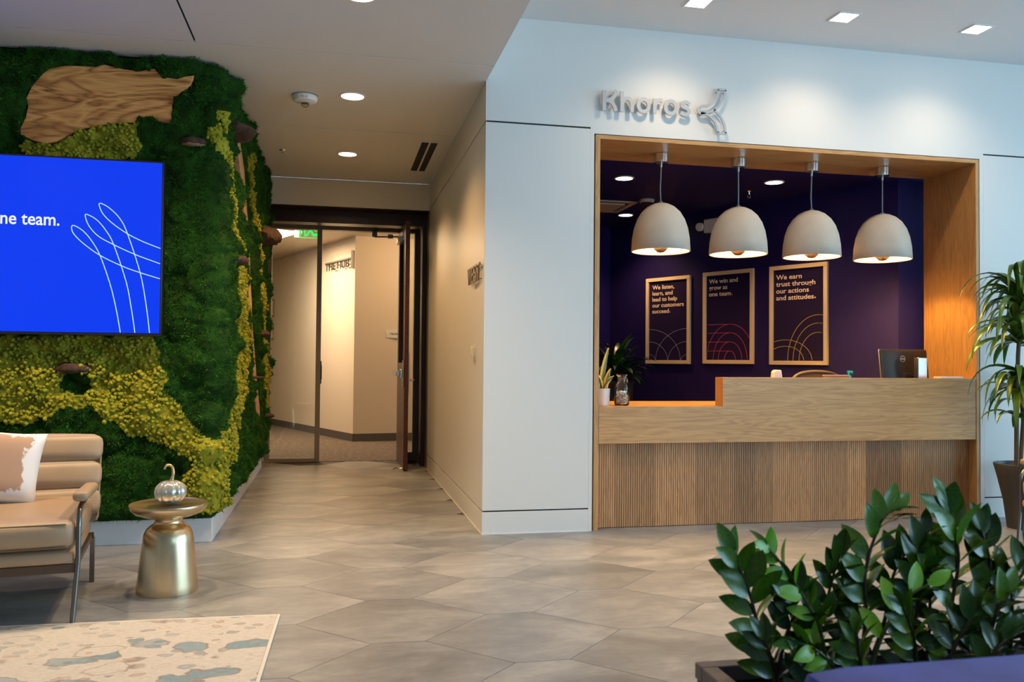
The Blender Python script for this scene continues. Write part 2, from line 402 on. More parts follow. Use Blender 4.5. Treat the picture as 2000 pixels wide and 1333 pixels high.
ROOT = {}
def settle(name, me, parent, mats, bevel=0, smooth=True, sharp=38):
    if parent is not None:
        M = ROOT.get(parent.name, Matrix())
        me.transform(M.inverted())
    for m in (mats if isinstance(mats, (list, tuple)) else [mats]): me.materials.append(MATS[m])
    if smooth:
        me.shade_smooth(); me.set_sharp_from_angle(angle=R(sharp))
    o = bpy.data.objects.new(name, me); COL.objects.link(o)
    if parent is not None:
        o.parent = parent; ROOT[o.name] = ROOT.get(parent.name, Matrix())
    if bevel:
        b = o.modifiers.new('bevel', 'BEVEL'); b.width = bevel; b.segments = 2; b.limit_method = 'ANGLE'; b.angle_limit = R(40)
        b.harden_normals = False
    return o
def part(mb, name, mats, parent=None, bevel=0, smooth=True, sharp=38, fix=True):
    """links the collected shapes as ONE mesh; coordinates are world, brought into the parent's space"""
    me = bpy.data.meshes.new(name); me.from_pydata(mb.v, [], mb.f)
    if any(mb.mi): me.polygons.foreach_set('material_index', mb.mi)
    me.update()
    if fix:
        bm = bmesh.new(); bm.from_mesh(me); bmesh.ops.recalc_face_normals(bm, faces=bm.faces); bm.to_mesh(me); bm.free()
    return settle(name, me, parent, mats, bevel, smooth, sharp)
def tag(o, label, cat, group=None, kind=None):
    if label: o['label'] = label
    if cat: o['category'] = cat
    if group: o['group'] = group
    if kind: o['kind'] = kind
    return o
def thing(name, label, cat, loc=(0, 0, 0), rz=0, group=None):
    o = bpy.data.objects.new(name, None); COL.objects.link(o); o.empty_display_size = .1
    o.location = loc; o.rotation_euler = (0, 0, rz)
    ROOT[o.name] = Matrix.Translation(loc) @ Matrix.Rotation(rz, 4, 'Z')
    return tag(o, label, cat, group)
def local(mb, parent):
    return mb.xf(ROOT[parent.name])
def struct(o): o['kind'] = 'structure'; return o
def sroot(name):
    o = bpy.data.objects.new(name, None); COL.objects.link(o); o['kind'] = 'structure'; ROOT[o.name] = Matrix(); return o
def dup(root, loc, rz=None, label=None):
    r = root.copy(); COL.objects.link(r); r.location = loc
    if rz is not None: r.rotation_euler = (0, 0, rz)
    if label: r['label'] = label
    ROOT[r.name] = Matrix.Translation(loc) @ Matrix.Rotation(r.rotation_euler.z, 4, 'Z')
    for ch in list(root.children):
        c = ch.copy(); COL.objects.link(c); c.parent = r
        for g in list(ch.children):
            d = g.copy(); COL.objects.link(d); d.parent = c
    return r
def text(name, body, M, mat, parent, size=.1, depth=.002, bold=0, width=None, height=None, line=1.0, sp=1.0):
    cu = bpy.data.curves.new(name, 'FONT'); cu.body = body; cu.size = size; cu.extrude = depth/2; cu.offset = bold
    cu.space_line = line; cu.space_character = sp; cu.resolution_u = 4
    o = bpy.data.objects.new(name, cu); COL.objects.link(o)
    dg = bpy.context.evaluated_depsgraph_get(); me = bpy.data.meshes.new_from_object(o.evaluated_get(dg))
    bpy.data.objects.remove(o); bpy.data.curves.remove(cu)
    n = len(me.vertices); co = np.empty(n*3); me.vertices.foreach_get('co', co); co = co.reshape(-1, 3)
    mn, mx = co.min(0), co.max(0); co[:, 0] -= mn[0]; co[:, 1] -= mx[1]
    if width: co[:, 0] *= width/(mx[0]-mn[0])
    if height: co[:, 1] *= height/(mx[1]-mn[1])
    me.vertices.foreach_set('co', co.ravel()); me.materials.clear()
    me.transform(M); me.update()
    return settle(name, me, parent, mat, smooth=False)
def frame_mat(origin, right, up=(0, 0, 1)):
    r = Vector(right).normalized(); u = Vector(up); n = r.cross(u)
    return Matrix(((r.x, u.x, n.x, origin[0]), (r.y, u.y, n.y, origin[1]), (r.z, u.z, n.z, origin[2]), (0, 0, 0, 1)))
def lamp(name, kind, loc, power, color, parent, spot=None, blend=.5, radius=.04, aim=None):
    l = bpy.data.lights.new(name, kind); l.energy = power; l.color = color; l.shadow_soft_size = radius
    if kind == 'SPOT': l.spot_size = R(spot); l.spot_blend = blend
    o = bpy.data.objects.new(name, l); COL.objects.link(o)
    M = ROOT.get(parent.name, Matrix()) if parent else Matrix()
    o.location = M.inverted() @ Vector(loc)
    if aim is not None:
        d = (Vector(aim)-Vector(loc)).normalized(); o.rotation_euler = d.to_track_quat('-Z', 'Y').to_euler()
    if parent: o.parent = parent
    return o
def inside(px, py, poly):
    """numpy point in polygon"""
    px = np.asarray(px); py = np.asarray(py); res = np.zeros(px.shape, bool); n = len(poly); j = n-1
    for i in range(n):
        xi, yi = poly[i]; xj, yj = poly[j]
        c = ((yi > py) != (yj > py)) & (px < (xj-xi)*(py-yi)/((yj-yi) or 1e-12)+xi); res ^= c; j = i
    return res

# ------------------------------------------------------------------ room shell
YW, XC, HC, HH, YE = 5.884, 1.025, 3.207, 3.68, 9.52
# floor: slab and hexagonal stone tiles
fl = struct(part(MB().box(-4.5, -3.5, -.12, 9.0, 10.40, -.006), 'floor', 'grout', smooth=False))
ROOT[fl.name] = Matrix()
hexv = [(-.446, 0), (-.114, -.3328), (.114, -.3328), (.446, 0), (.114, .3328), (-.114, .3328)]
def inset(poly, d): 
    return [(x*(1-d/.40), y*(1-d/.3328)) for x, y in poly]
tm = MB(); tm.prism(inset(hexv, .0016), -.010, 0.0)
tile_me = None; nt = 0
for ci in range(-8, 15):
    for ri in range(-8, 20):
        cx = -.275 + .5603*ci; cy = 7.037 - .6656*(ri-5) - (.3328 if ci % 2 else 0)
        if not (-3.4 < cx < 6.6 and .6 < cy < 10.35): continue
        if cy > 6.1 and (cx < -1.1 or cx > 1.35): continue
        if cx > 5.6 and cy > 6.2: continue
        if cy > 10.05: continue
        if tile_me is None:
            o = part(tm, 'tile', 'stone_tile', fl, smooth=False); tile_me = o.data
        else:
            o = bpy.data.objects.new('tile', tile_me); COL.objects.link(o); o.parent = fl
        o.location = (cx, cy, 0); nt += 1
print('tiles', nt)
# hub carpet, reception floor
hc = struct(part(MB().box(-6, 10.40, -.12, 5, 19, 0.0), 'floor_hub', 'carpet', smooth=False))
rf = struct(part(MB().box(1.2, 6.52, -.004, 6, 11, .002), 'floor_reception', 'carpet', smooth=False))

# front wall of the reception (panels on a backing, with reveals)
wf = struct(part(MB().box(XC+.014, YW+.014, 0, 1.822, YW+.20, HH).box(1.822, YW+.014, 2.888, 5.07, YW+.20, HH).box(5.07, YW+.014, 0, 9.0, YW+.20, HH), 'wall_front', 'dark_gap', smooth=False))
ROOT[wf.name] = Matrix()
y0, y1 = YW, YW+.0138
part(MB().box(XC, y0, .166, 1.80, y1, 2.917), 'wall_panel', 'wall_paint', wf, .0015)
part(MB().box(XC, y0, 0, 1.80, y1, .156), 'base_panel', 'wall_paint', wf, .0015)
part(MB().box(1.8003, y0, 0, 1.828, y1, 2.884), 'edge_panel', 'wall_paint', wf)
part(MB().box(XC, y0, 2.929, 1.8003, y1, HH).box(1.8003, y0, 2.884, 5.10, y1, HH).box(5.10, y0, 2.929, 9.0, y1, HH), 'upper_panel', 'wall_paint', wf, smooth=False)
part(MB().box(5.066, y0, 0, 5.0997, y1, 2.884), 'edge_panel', 'wall_paint', wf)
part(MB().box(5.10, y0, .166, 9.0, y1, 2.917), 'wall_panel', 'wall_paint', wf, .0015)
part(MB().box(5.10, y0, 0, 9.0, y1, .156), 'base_panel', 'wall_paint', wf, .0015)
# corridor wall
wc = struct(part(MB().box(XC+.014, YW+.20, 0, XC+.17, YE+.9, HC+.1), 'wall_corridor', 'dark_gap', smooth=False))
ROOT[wc.name] = Matrix()
for z0, z1, nm in ((0, .156, 'base_panel'), (.166, 2.917, 'wall_panel'), (2.929, HC, 'upper_panel')):
    part(MB().box(XC, YW+.0140, z0, XC+.0138, YE, z1), nm, 'wall_satin', wc, .0015)
part(MB().box(XC-.004, YW+.01, 0, XC+.001, YE, .006).box(XC-.004, YW-.004, 0, 1.80, YW+.001, .006), 'base_strip', 'white_plastic', wc)  # thin white strip along the foot of both walls
# corridor end: bulkhead, soffit, mahogany casing
we = struct(part(MB().box(-.95, YE, 2.914, XC+.0138, YE+.03, HC).box(-.95, YE-.004, 2.908, XC, YE, 2.916), 'wall_end', 'wall_satin', smooth=False))
tr = sroot('trim_2')
part(MB().box(-.95, 9.55, 2.905, 1.045, 10.5, 2.95), 'soffit_panel', 'mahogany', tr)
part(MB().box(-.95, 9.79, 2.766, 1.045, 9.99, 2.905), 'header_panel', 'mahogany', tr)
part(MB().box(.977, 9.79, 0, 1.0385, 9.99, 2.766), 'jamb_panel', 'mahogany', tr, .002)
part(MB().box(XC, 9.525, 0, 1.0385, 9.785, 2.905), 'reveal_panel', 'bronze_frame', tr)
part(MB().box(-.95, 10.42, 2.86, 1.2, 10.55, 3.3), 'transom_panel', 'mahogany', tr)
# low ceiling: panels with open joints, slab above
lc = struct(part(MB().box(-4.5, -3.5, HC+.014, XC-.002, 9.55, HH+.12), 'ceiling', 'dark_gap', smooth=False))
ROOT[lc.name] = Matrix()
for x0, x1 in ((-4.5, -.893), (-.879, XC)):
    for ya, yb in ((-3.5, 1.88), (1.886, 3.725), (3.731, 5.570), (5.579, 7.413), (7.422, YE)):
        xa = x0; xb = x1
        if ya > 5.5:
            if x0 < -1: continue
            xa = -.95
        part(MB().box(xa, ya, HC, xb, yb, HC+.0138), 'ceiling_panel', 'ceiling_paint', lc, .001)
part(MB().box(XC-.002, -3.5, HC, XC, YW+.014, HH+.1), 'bulkhead_face', 'wall_paint', lc)
part(MB().box(-4.5, 5.579, HC, -.9505, 5.95, HC+.0138), 'ceiling_panel', 'ceiling_paint', lc)
hi = struct(part(MB().box(XC, -3.5, HH, 9.0, YW+.2, HH+.12), 'ceiling_high', 'high_ceiling_paint', smooth=False))
# left, rear, right walls; windows
wl_ = struct(part(MB().box(-4.6, -3.5, 0, -4.5, 6.2, HH), 'wall_left', 'wall_paint', smooth=False))
wr = struct(part(MB().box(-4.6, -3.6, 0, 4.6, -3.5, HH+.1).box(4.6, -3.6, 3.6, 9.1, -3.5, HH+.1), 'wall_back', 'wall_paint', smooth=False))
wrr = struct(part(MB().box(9.0, -3.6, 3.6, 9.1, YW+.2, HH+.1).box(9.0, 5.3, 0, 9.1, YW+.2, 3.6), 'wall_right', 'wall_paint', smooth=False))
w1 = sroot('window_1'); w2 = sroot('window_2')
for k in range(7):
    yy = -3.45 + k*(5.25+3.45)/6; part(MB().box(9.0, yy-.03, 0, 9.08, yy+.03, 3.6), 'mullion', 'daylight_mullion', w1)
    if k < 6: part(MB().box(9.035, yy+.03, .03, 9.045, yy+(8.7/6)-.03, 3.57), 'pane', 'window_pane', w1)
for zz in (0, 2.4, 3.57): part(MB().box(9.0, -3.5, zz, 9.08, 5.3, zz+.04), 'transom', 'daylight_mullion', w1)
for k in range(4):
    xx = 4.63 + k*(8.95-4.63)/3; part(MB().box(xx-.03, -3.58, 0, xx+.03, -3.5, 3.6), 'mullion', 'daylight_mullion', w2)
    if k < 3: part(MB().box(xx+.03, -3.545, .03, xx+(4.32/3)-.03, -3.535, 3.57), 'pane', 'window_pane', w2)
for zz in (0, 2.4, 3.57): part(MB().box(4.6, -3.58, zz, 9.0, -3.5, zz+.04), 'transom', 'daylight_mullion', w2)

# oak portal round the opening
pt = sroot('trim_1')
X0, X1, ZT, YB = 1.838, 5.055, 2.878, 6.50
part(MB().prism([(X0, 0), (X0, ZT), (X0+.036, ZT-.030), (X0+.036, 0)], YW-.001, YB, 'y'), 'jamb', 'oak_up', pt, .001)
part(MB().prism([(X1, 0), (X1-.026, 0), (X1-.026, ZT-.030), (X1, ZT)], YW-.001, YB, 'y'), 'jamb', 'oak_up', pt, .001)
part(MB().prism([(X0, ZT), (X1, ZT), (X1-.026, ZT-.030), (X0+.036, ZT-.030)], YW-.001, YB, 'y'), 'header_board', 'oak_long', pt, .001)
# reception room behind: purple
PA = Vector((4.845, 6.59, 0)); UB = Vector((-.4509, .8926, 0)); LB = 3.55; PB = PA+UB*LB
NB = Vector((-.8926, -.4509, 0))
def slab_wall(a, b, z0, z1, th, back):
    d = Vector(back)*th; m = MB()
    m.add([(a.x, a.y, z0), (b.x, b.y, z0), (b.x, b.y, z1), (a.x, a.y, z1), (a.x+d.x, a.y+d.y, z0), (b.x+d.x, b.y+d.y, z0), (b.x+d.x, b.y+d.y, z1), (a.x+d.x, a.y+d.y, z1)],
          [(0, 1, 2, 3), (7, 6, 5, 4), (0, 4, 5, 1), (3, 2, 6, 7), (0, 3, 7, 4), (1, 5, 6, 2)]); return m
struct(part(slab_wall(PA, PB, 0, 2.86, .1, -NB), 'wall_reception_back', 'purple_paint', smooth=False))
PL = Vector((1.20, PB.y - (PB.x-1.20)*.505, 0))
struct(part(slab_wall(PB, PL, 0, 2.86, .1, Vector((-.45, .89, 0))), 'wall_reception_left', 'purple_paint', smooth=False))
struct(part(MB().box(4.845, 6.591, 0, 5.2, 6.69, 2.86), 'wall_reception_right', 'purple_paint', smooth=False))
struct(part(MB().box(1.195, YW+.2, 0, 1.205, 9.0, 2.86).box(1.2, 6.40, 0, X0, 6.41, 2.86), 'wall_reception_side', 'purple_paint', smooth=False))
struct(part(MB().box(1.2, YB+.001, 2.85, 5.4, 10.4, 2.95).box(1.2, YW+.2, 2.879, 5.2, YB, 2.95), 'ceiling_reception', 'purple_paint', smooth=False))

# hub beyond the glass
HA = Vector((.278, 12.865, 0)); HBv = Vector((-1.182, 16.458, 0)); hd = (HBv-HA).normalized(); HFAR = HA+hd*6.2
hn = Vector((-hd.y, hd.x, 0)); hn = hn if hn.x < 0 else -hn       # into the hub (towards -X)
struct(part(slab_wall(HA, HFAR, 0, 3.09, .1, -hn), 'wall_hub', 'hub_paint', smooth=False))
HC2 = Vector((3.2, 13.26, 0)); struct(part(slab_wall(HA, HC2, 0, 3.09, .1, Vector((0, 1, 0))), 'wall_hub_right', 'hub_paint', smooth=False))
e1 = hn*.012; bb = MB(); a = HA+e1; b = HFAR+e1
bb.add([(a.x, a.y, 0), (b.x, b.y, 0), (b.x, b.y, .115), (a.x, a.y, .115), (HA.x, HA.y, 0), (HFAR.x, HFAR.y, 0), (HFAR.x, HFAR.y, .115), (HA.x, HA.y, .115)], [(0, 1, 2, 3), (3, 2, 6, 7)])
a = HA-Vector((0, .012, 0)); b = HC2-Vector((0, .012, 0))
bb.add([(a.x-.01, a.y, 0), (b.x, b.y, 0), (b.x, b.y, .115), (a.x-.01, a.y, .115), (HA.x, HA.y, 0), (HC2.x, HC2.y, 0), (HC2.x, HC2.y, .115), (HA.x, HA.y, .115)], [(0, 1, 2, 3), (3, 2, 6, 7)])
struct(part(bb, 'baseboard_hub', 'base_grey', smooth=False))
struct(part(MB().box(-6, 10.5, 3.075, 4, 19, 3.2), 'ceiling_hub', 'hub_paint', smooth=False))
struct(part(MB().box(-6.1, 10.4, 0, -6, 19, 3.2).box(-6, 10.45, 0, -.82, 10.55, 3.2).box(1.18, 10.40, 0, 4.1, 10.5, 3.2).box(4, 10.4, 0, 4.1, 13.4, 3.2).box(-6.1, 18.9, 0, 4.1, 19.0, 3.2).box(-1.0, 9.885, 0, -.95, 10.45, 3.3), 'wall_hub_left', 'hub_paint', smooth=False))

# storefront: bronze frame with glass lites
sf = sroot('window_3'); YG = 10.38
part(MB().box(-.803, YG-.05, 0, -.742, YG+.05, 2.86), 'jamb', 'bronze_frame', sf, .002)
part(MB().box(-.223, YG-.05, 0, -.166, YG+.05, 2.77), 'mullion', 'bronze_frame', sf, .002)
part(MB().box(.748, YG-.05, 0, .80, YG+.05, 2.77), 'mullion', 'bronze_frame', sf, .002)
part(MB().box(.937, YG-.05, 0, 1.01, YG+.05, 2.86), 'jamb', 'bronze_frame', sf, .002)
part(MB().box(-.742, YG-.05, 2.77, .937, YG+.05, 2.82).box(-.742, YG-.03, 2.82, .937, YG+.05, 2.86), 'head_rail', 'bronze_frame', sf, .002)
part(MB().box(-.742, YG-.04, 0, -.223, YG+.04, .045), 'sill_rail', 'bronze_frame', sf, .002)
part(MB().box(.80, YG-.04, 0, .937, YG+.04, .10), 'sill_rail', 'bronze_frame', sf, .002)
part(MB().box(-.742, YG-.004, .045, -.223, YG+.004, 2.77), 'pane', 'window_pane', sf)
part(MB().box(.80, YG-.004, .10, .937, YG+.004, 2.77), 'pane', 'window_pane', sf)
part(MB().box(-.166, YG-.03, .93, -.155, YG+.04, 1.20).box(-.160, YG-.01, .98, -.150, YG+.03, 1.15), 'strike_plate', 'black_plastic', sf, .003)
# open mahogany door
d1 = sroot('door_1')
XL, XR, YN, YH = .748, .796, 9.36, 10.325
leafm = MB()
leafm.box(XL, YN, .012, XR, YH, 1.18).box(XL, YN, 1.18, XR, YN+.16, 2.755).box(XL, YH-.14, 1.18, XR, YH, 2.755).box(XL, YN+.16, 2.60, XR, YH-.14, 2.755)
part(leafm, 'leaf', 'mahogany_edge', d1, .002)
part(MB().box(XL+.020, YN+.16, 1.18, XL+.028, YH-.14, 2.60), 'lite', 'window_pane', d1)
part(MB().box(XL-.006, YN+.15, 1.17, XL+.004, YN+.17, 2.61).box(XL-.006, YH-.15, 1.17, XL+.004, YH-.13, 2.61).box(XL-.006, YN+.17, 2.59, XL+.004, YH-.15, 2.61).box(XL-.006, YN+.17, 1.17, XL+.004, YH-.15, 1.19), 'lite_frame', 'black_plastic', d1)
ph = part(MB().box(XL-.016, YN+.02, .93, XL, YN+.09, 1.22).box(XL-.045, YN+.03, 1.02, XL-.016, YN+.08, 1.12), 'exit_device', 'chrome', d1, .006)
part(MB().box(XL-.085, YN+.06, 1.045, XL-.045, YN+.80, 1.105).box(XL-.05, YN+.70, 1.05, XL, YN+.78, 1.10), 'push_bar', 'chrome', d1, .004)
part(MB().box(XR, YN+.03, .85, XR+.014, YN+.075, 1.30), 'pull_plate', 'satin_nickel', d1, .003)
part(MB().tube([(XR+.01, YN+.05, 1.0), (XR+.058, YN+.05, 1.0), (XR+.062, YN+.06, 1.0), (XR+.062, YN+.15, 1.0)], .011, 10), 'lever', 'satin_nickel', d1)
cl = part(MB().box(XL-.055, YN+.42, 2.58, XL, YN+.72, 2.65), 'door_closer', 'satin_nickel', d1, .006)
part(MB().tube([(XL-.03, YN+.52, 2.655), (XL-.16, YN+.62, 2.66), (XL-.30, YN+.93, 2.70)], .009, 6).box(XL-.16, YN+.60, 2.645, XL-.10, YN+.66, 2.69).box(XL-.33, YN+.90, 2.70, XL-.27, YN+.96, 2.77), 'closer_arm', 'gunmetal', d1)
part(MB().tube([(XL-.10, YN+.10, .012), (XL-.07, YN+.08, .035), (XL-.03, YN+.06, .022), (XL-.004, YN+.06, .03)], .008, 6).tube([(XR+.004, YN+.05, .03), (XR+.022, YN+.03, .045), (XR+.02, YN+.02, .014)], .008, 6), 'door_hold', 'satin_nickel', d1)
for z in (.35, 1.4, 2.5): part(MB().lathe([(0, z-.06), (.010, z-.06), (.010, z+.06), (0, z+.06)], (XR+.004, YH+.008), 10), 'hinge', 'satin_nickel', d1)

# ------------------------------------------------------------------ moss wall
mw = thing('moss_panel', 'living moss wall of dark green and yellow-green moss with embedded wood slabs', 'plant wall', (-.785, 5.947, 0))
part(MB().box(-4.5, 5.947, 0, -.785, 9.9, .158), 'plinth', 'plinth_white', mw, .002)
part(MB().box(-4.5, 5.955, .158, -.80, 9.88, 3.2), 'backing', 'moss_backing', mw, smooth=False)
RC = .05; CX, CY = -.79-RC, 5.945+RC; ARC = RC*PI/2
def surf(s, z, d):
    s = np.asarray(s, float); a = np.clip(s/RC, 0, PI/2)
    nx = np.sin(a); ny = -np.cos(a)
    x = CX + np.minimum(s, 0) + nx*(RC+d); y = CY + np.maximum(s-ARC, 0) + ny*(RC+d)
    return x, y, nx, ny
FR = lambda pts: [(x-CX, z) for x, z in pts]
SD = lambda pts: [(ARC+y-CY, z) for y, z in pts]
WOOD = FR([(-1.98, 2.669), (-1.947, 2.752), (-1.936, 2.819), (-1.949, 2.867), (-1.915, 2.951), (-1.857, 3.031), (-1.813, 3.074), (-1.708, 3.099), (-1.541, 3.103), (-1.496, 3.123), (-1.372, 3.1), (-1.279, 3.094), (-1.185, 3.121), (-1.134, 3.068), (-1.042, 3.062), (-0.995, 3.082), (-0.938, 3.094), (-0.956, 3.034), (-1.018, 2.975), (-1.056, 2.925), (-1.071, 2.88), (-1.066, 2.813), (-1.084, 2.761), (-1.148, 2.767), (-1.195, 2.804), (-1.279, 2.788), (-1.297, 2.754), (-1.365, 2.749), (-1.488, 2.724), (-1.61, 2.693), (-1.7, 2.647), (-1.759, 2.601), (-1.833, 2.583), (-1.908, 2.601), (-1.974, 2.63)])
LA = FR([(-1.979, 2.577), (-1.908, 2.601), (-1.833, 2.583), (-1.759, 2.601), (-1.7, 2.647), (-1.61, 2.693), (-1.488, 2.724), (-1.297, 2.757), (-1.277, 2.681), (-1.263, 2.598), (-1.293, 2.53), (-1.361, 2.502), (-1.545, 2.482), (-1.965, 2.48)])
LBP = FR([(-3.3, 1.32), (-2.117, 1.353), (-1.169, 1.357), (-1.127, 1.252), (-1.093, 1.119), (-1.069, 0.986), (-1.005, 0.903), (-0.908, 0.769), (-0.827, 0.691), (-0.73, 0.657), (-0.60, 0.64), (-.58, .16), (-0.787, 0.195), (-0.82, 0.3), (-0.816, 0.417), (-0.888, 0.535), (-0.999, 0.603), (-1.079, 0.647), (-1.204, 0.695), (-1.328, 0.739), (-1.406, 0.805), (-1.483, 0.861), (-1.56, 0.897), (-1.695, 0.888), (-1.871, 0.798), (-1.988, 0.786), (-2.105, 0.825), (-3.3, .9)])
def band(cl, w):
    return [(y-ww/2, z) for (y, z), ww in zip(cl, w)] + [(y+ww/2, z) for (y, z), ww in reversed(list(zip(cl, w)))]
ST1 = SD(band([(5.96, 2.86), (5.93, 2.72), (5.97, 2.6), (6.12, 2.4), (6.36, 2.2), (6.62, 2.0), (6.88, 1.8), (7.0, 1.5), (6.92, 1.15), (6.65, .85), (6.20, .6), (5.98, .40), (5.95, .2)],
              [.03, .05, .07, .12, .20, .34, .54, .78, .82, .72, .62, .40, .3]))
ST2 = SD(band([(7.35, 2.95), (7.75, 2.7), (8.15, 2.45), (8.45, 2.2), (8.72, 1.9), (9.0, 1.5), (9.35, 1.0), (9.4, .7)], [.2, .3, .42, .46, .5, .6, .6, .4]))
SW = band([(6.42, 2.90), (6.80, 2.72), (7.08, 2.46), (7.36, 2.2), (7.55, 1.85), (7.80, 1.45), (8.15, 1.05), (8.55, .74), (8.68, .52)], [.30, .36, .30, .24, .24, .26, .42, .40, .22])
SWS = SD(SW)
S0, S1 = -2.5, ARC+9.87-CY; DS = .014
sg = np.arange(S0, S1, DS); zg = np.arange(.165, 3.203, DS)
Sg, Zg = np.meshgrid(sg, zg, indexing='ij')
def wob(s, z, amp, k):
    return s + amp*(np.sin(k*z*1.7+s*k*.6)+.6*np.sin(k*2.3*z+1.3+s*k)), z + amp*(np.sin(k*s*1.9+.7)+.6*np.sin(k*2.7*s+z*k))
def kinds(s, z):
    a, b = wob(s, z, .010, 21)
    l = inside(a, b, LA) | inside(a, b, LBP) | inside(a, b, ST1) | inside(a, b, ST2)
    l &= ~inside(a, b, FR([(-1.72, .98), (-1.54, .98), (-1.55, 1.12), (-1.70, 1.12)]))
    c, d_ = wob(s, z, .007, 34)
    w = inside(c, d_, WOOD) | inside(c, d_, SWS)
    return l & ~w, w
Lk, Wk = kinds(Sg, Zg)
# pillows: overlapping mounds of many sizes
D = np.zeros_like(Sg)
for n, r0, r1, h in ((420, .09, .19, .055), (1500, .04, .08, .032), (5200, .018, .035, .014)):
    for cs, cz, r in zip(RNG.uniform(S0, S1, n), RNG.uniform(.1, 3.25, n), RNG.uniform(r0, r1, n)):
        i0, i1 = np.searchsorted(sg, (cs-r, cs+r)); j0, j1 = np.searchsorted(zg, (cz-r, cz+r))
        if i1 <= i0 or j1 <= j0: continue
        q = 1-((Sg[i0:i1, j0:j1]-cs)**2+(Zg[i0:i1, j0:j1]-cz)**2)/r**2
        if h < .05: D[i0:i1, j0:j1] += np.where(q > 0, np.sqrt(np.maximum(q, 0))*h*.55, 0)
        else: D[i0:i1, j0:j1] = np.maximum(D[i0:i1, j0:j1], np.where(q > 0, np.sqrt(np.maximum(q, 0))*h, 0))
D = np.where(Lk, .030+D*.70, np.where(Wk, .004, .012+D*1.12))
edge = np.minimum((Zg-.165)/.05, 1); D *= np.clip(edge, .35, 1)
def grid_mesh(name, mask, mats, drop=0):
    ni, nj = Sg.shape; x, y, nx, ny = surf(Sg, Zg, D)
    co = np.stack([x, y, Zg], -1).reshape(-1, 3)
    cell = mask[:-1, :-1]; ii, jj = np.nonzero(cell)
    a = ii*nj+jj; q = np.stack([a, a+nj, a+nj+1, a+1], 1)
    used, inv = np.unique(q, return_inverse=True); q = inv.reshape(q.shape)
    return np_mesh(name, co[used], q, mats)
def np_mesh(name, co, faces, mats, parent=mw, smooth=True):
    me = bpy.data.meshes.new(name); k = faces.shape[1]
    me.vertices.add(len(co)); me.vertices.foreach_set('co', np.ascontiguousarray(co, np.float32).ravel())
    me.loops.add(faces.size); me.loops.foreach_set('vertex_index', np.ascontiguousarray(faces, np.int32).ravel())
    me.polygons.add(len(faces)); me.polygons.foreach_set('loop_start', np.arange(0, faces.size, k, dtype=np.int32))
    me.update(calc_edges=True); me.validate()
    if smooth: me.shade_smooth()
    return settle(name, me, parent, mats, smooth=False)
o = grid_mesh('sheet_moss', ~Lk, 'moss_dark'); o['kind'] = 'stuff'
o = grid_mesh('lichen_bed', Lk, 'lichen'); o['kind'] = 'stuff'
def dlook(s, z):
    return D[np.clip(((s-S0)/DS).astype(int), 0, len(sg)-1), np.clip(((z-.165)/DS).astype(int), 0, len(zg)-1)]
# fern-moss blades
n = 230000
s = RNG.uniform(S0, S1, n); z = RNG.uniform(.17, 3.2, n)
lk, wk = kinds(s, z); ok = ~lk & ~wk; s, z = s[ok], z[ok]; n = len(s)
d = dlook(s, z)-.004; x, y, nx, ny = surf(s, z, d); P0 = np.stack([x, y, z], 1)
N = np.stack([nx, ny, np.zeros(n)], 1); rnd = RNG.normal(size=(n, 3)); dirn = N*.75 + rnd*.55; dirn[:, 2] -= .12
dirn /= np.linalg.norm(dirn, axis=1)[:, None]; ln = RNG.uniform(.014, .036, n)[:, None]
side = np.cross(dirn, RNG.normal(size=(n, 3))); side /= np.linalg.norm(side, axis=1)[:, None]; w = RNG.uniform(.0022, .0052, n)[:, None]
co = np.stack([P0-side*w, P0+side*w, P0+dirn*ln], 1).reshape(-1, 3)
o = np_mesh('moss_blades', co, np.arange(3*n).reshape(-1, 3), 'moss_blade', smooth=False); o['kind'] = 'stuff'
# lichen florets
bm = bmesh.new(); bmesh.ops.create_icosphere(bm, subdivisions=1, radius=1); iv = np.array([v.co[:] for v in bm.verts]); ifc = np.array([[v.index for v in f.verts] for f in bm.faces]); bm.free()
n = 48000; s = RNG.uniform(S0, S1, n); z = RNG.uniform(.19, 3.0, n)
lk, wk = kinds(s, z); s, z = s[lk], z[lk]; n = len(s); print('florets', n)
r = RNG.uniform(.007, .0165, n); d = dlook(s, z) + RNG.uniform(-.006, .022, n); x, y, nx, ny = surf(s, z, d)
jit = 1+RNG.uniform(-.28, .28, (n, len(iv)))
co = np.stack([x, y, z], 1)[:, None, :] + iv[None]*(r[:, None]*jit)[:, :, None]
fc = (ifc[None]+(np.arange(n)*len(iv))[:, None, None]).reshape(-1, 3)
o = np_mesh('lichen_florets', co.reshape(-1, 3), fc, 'lichen'); o['kind'] = 'stuff'
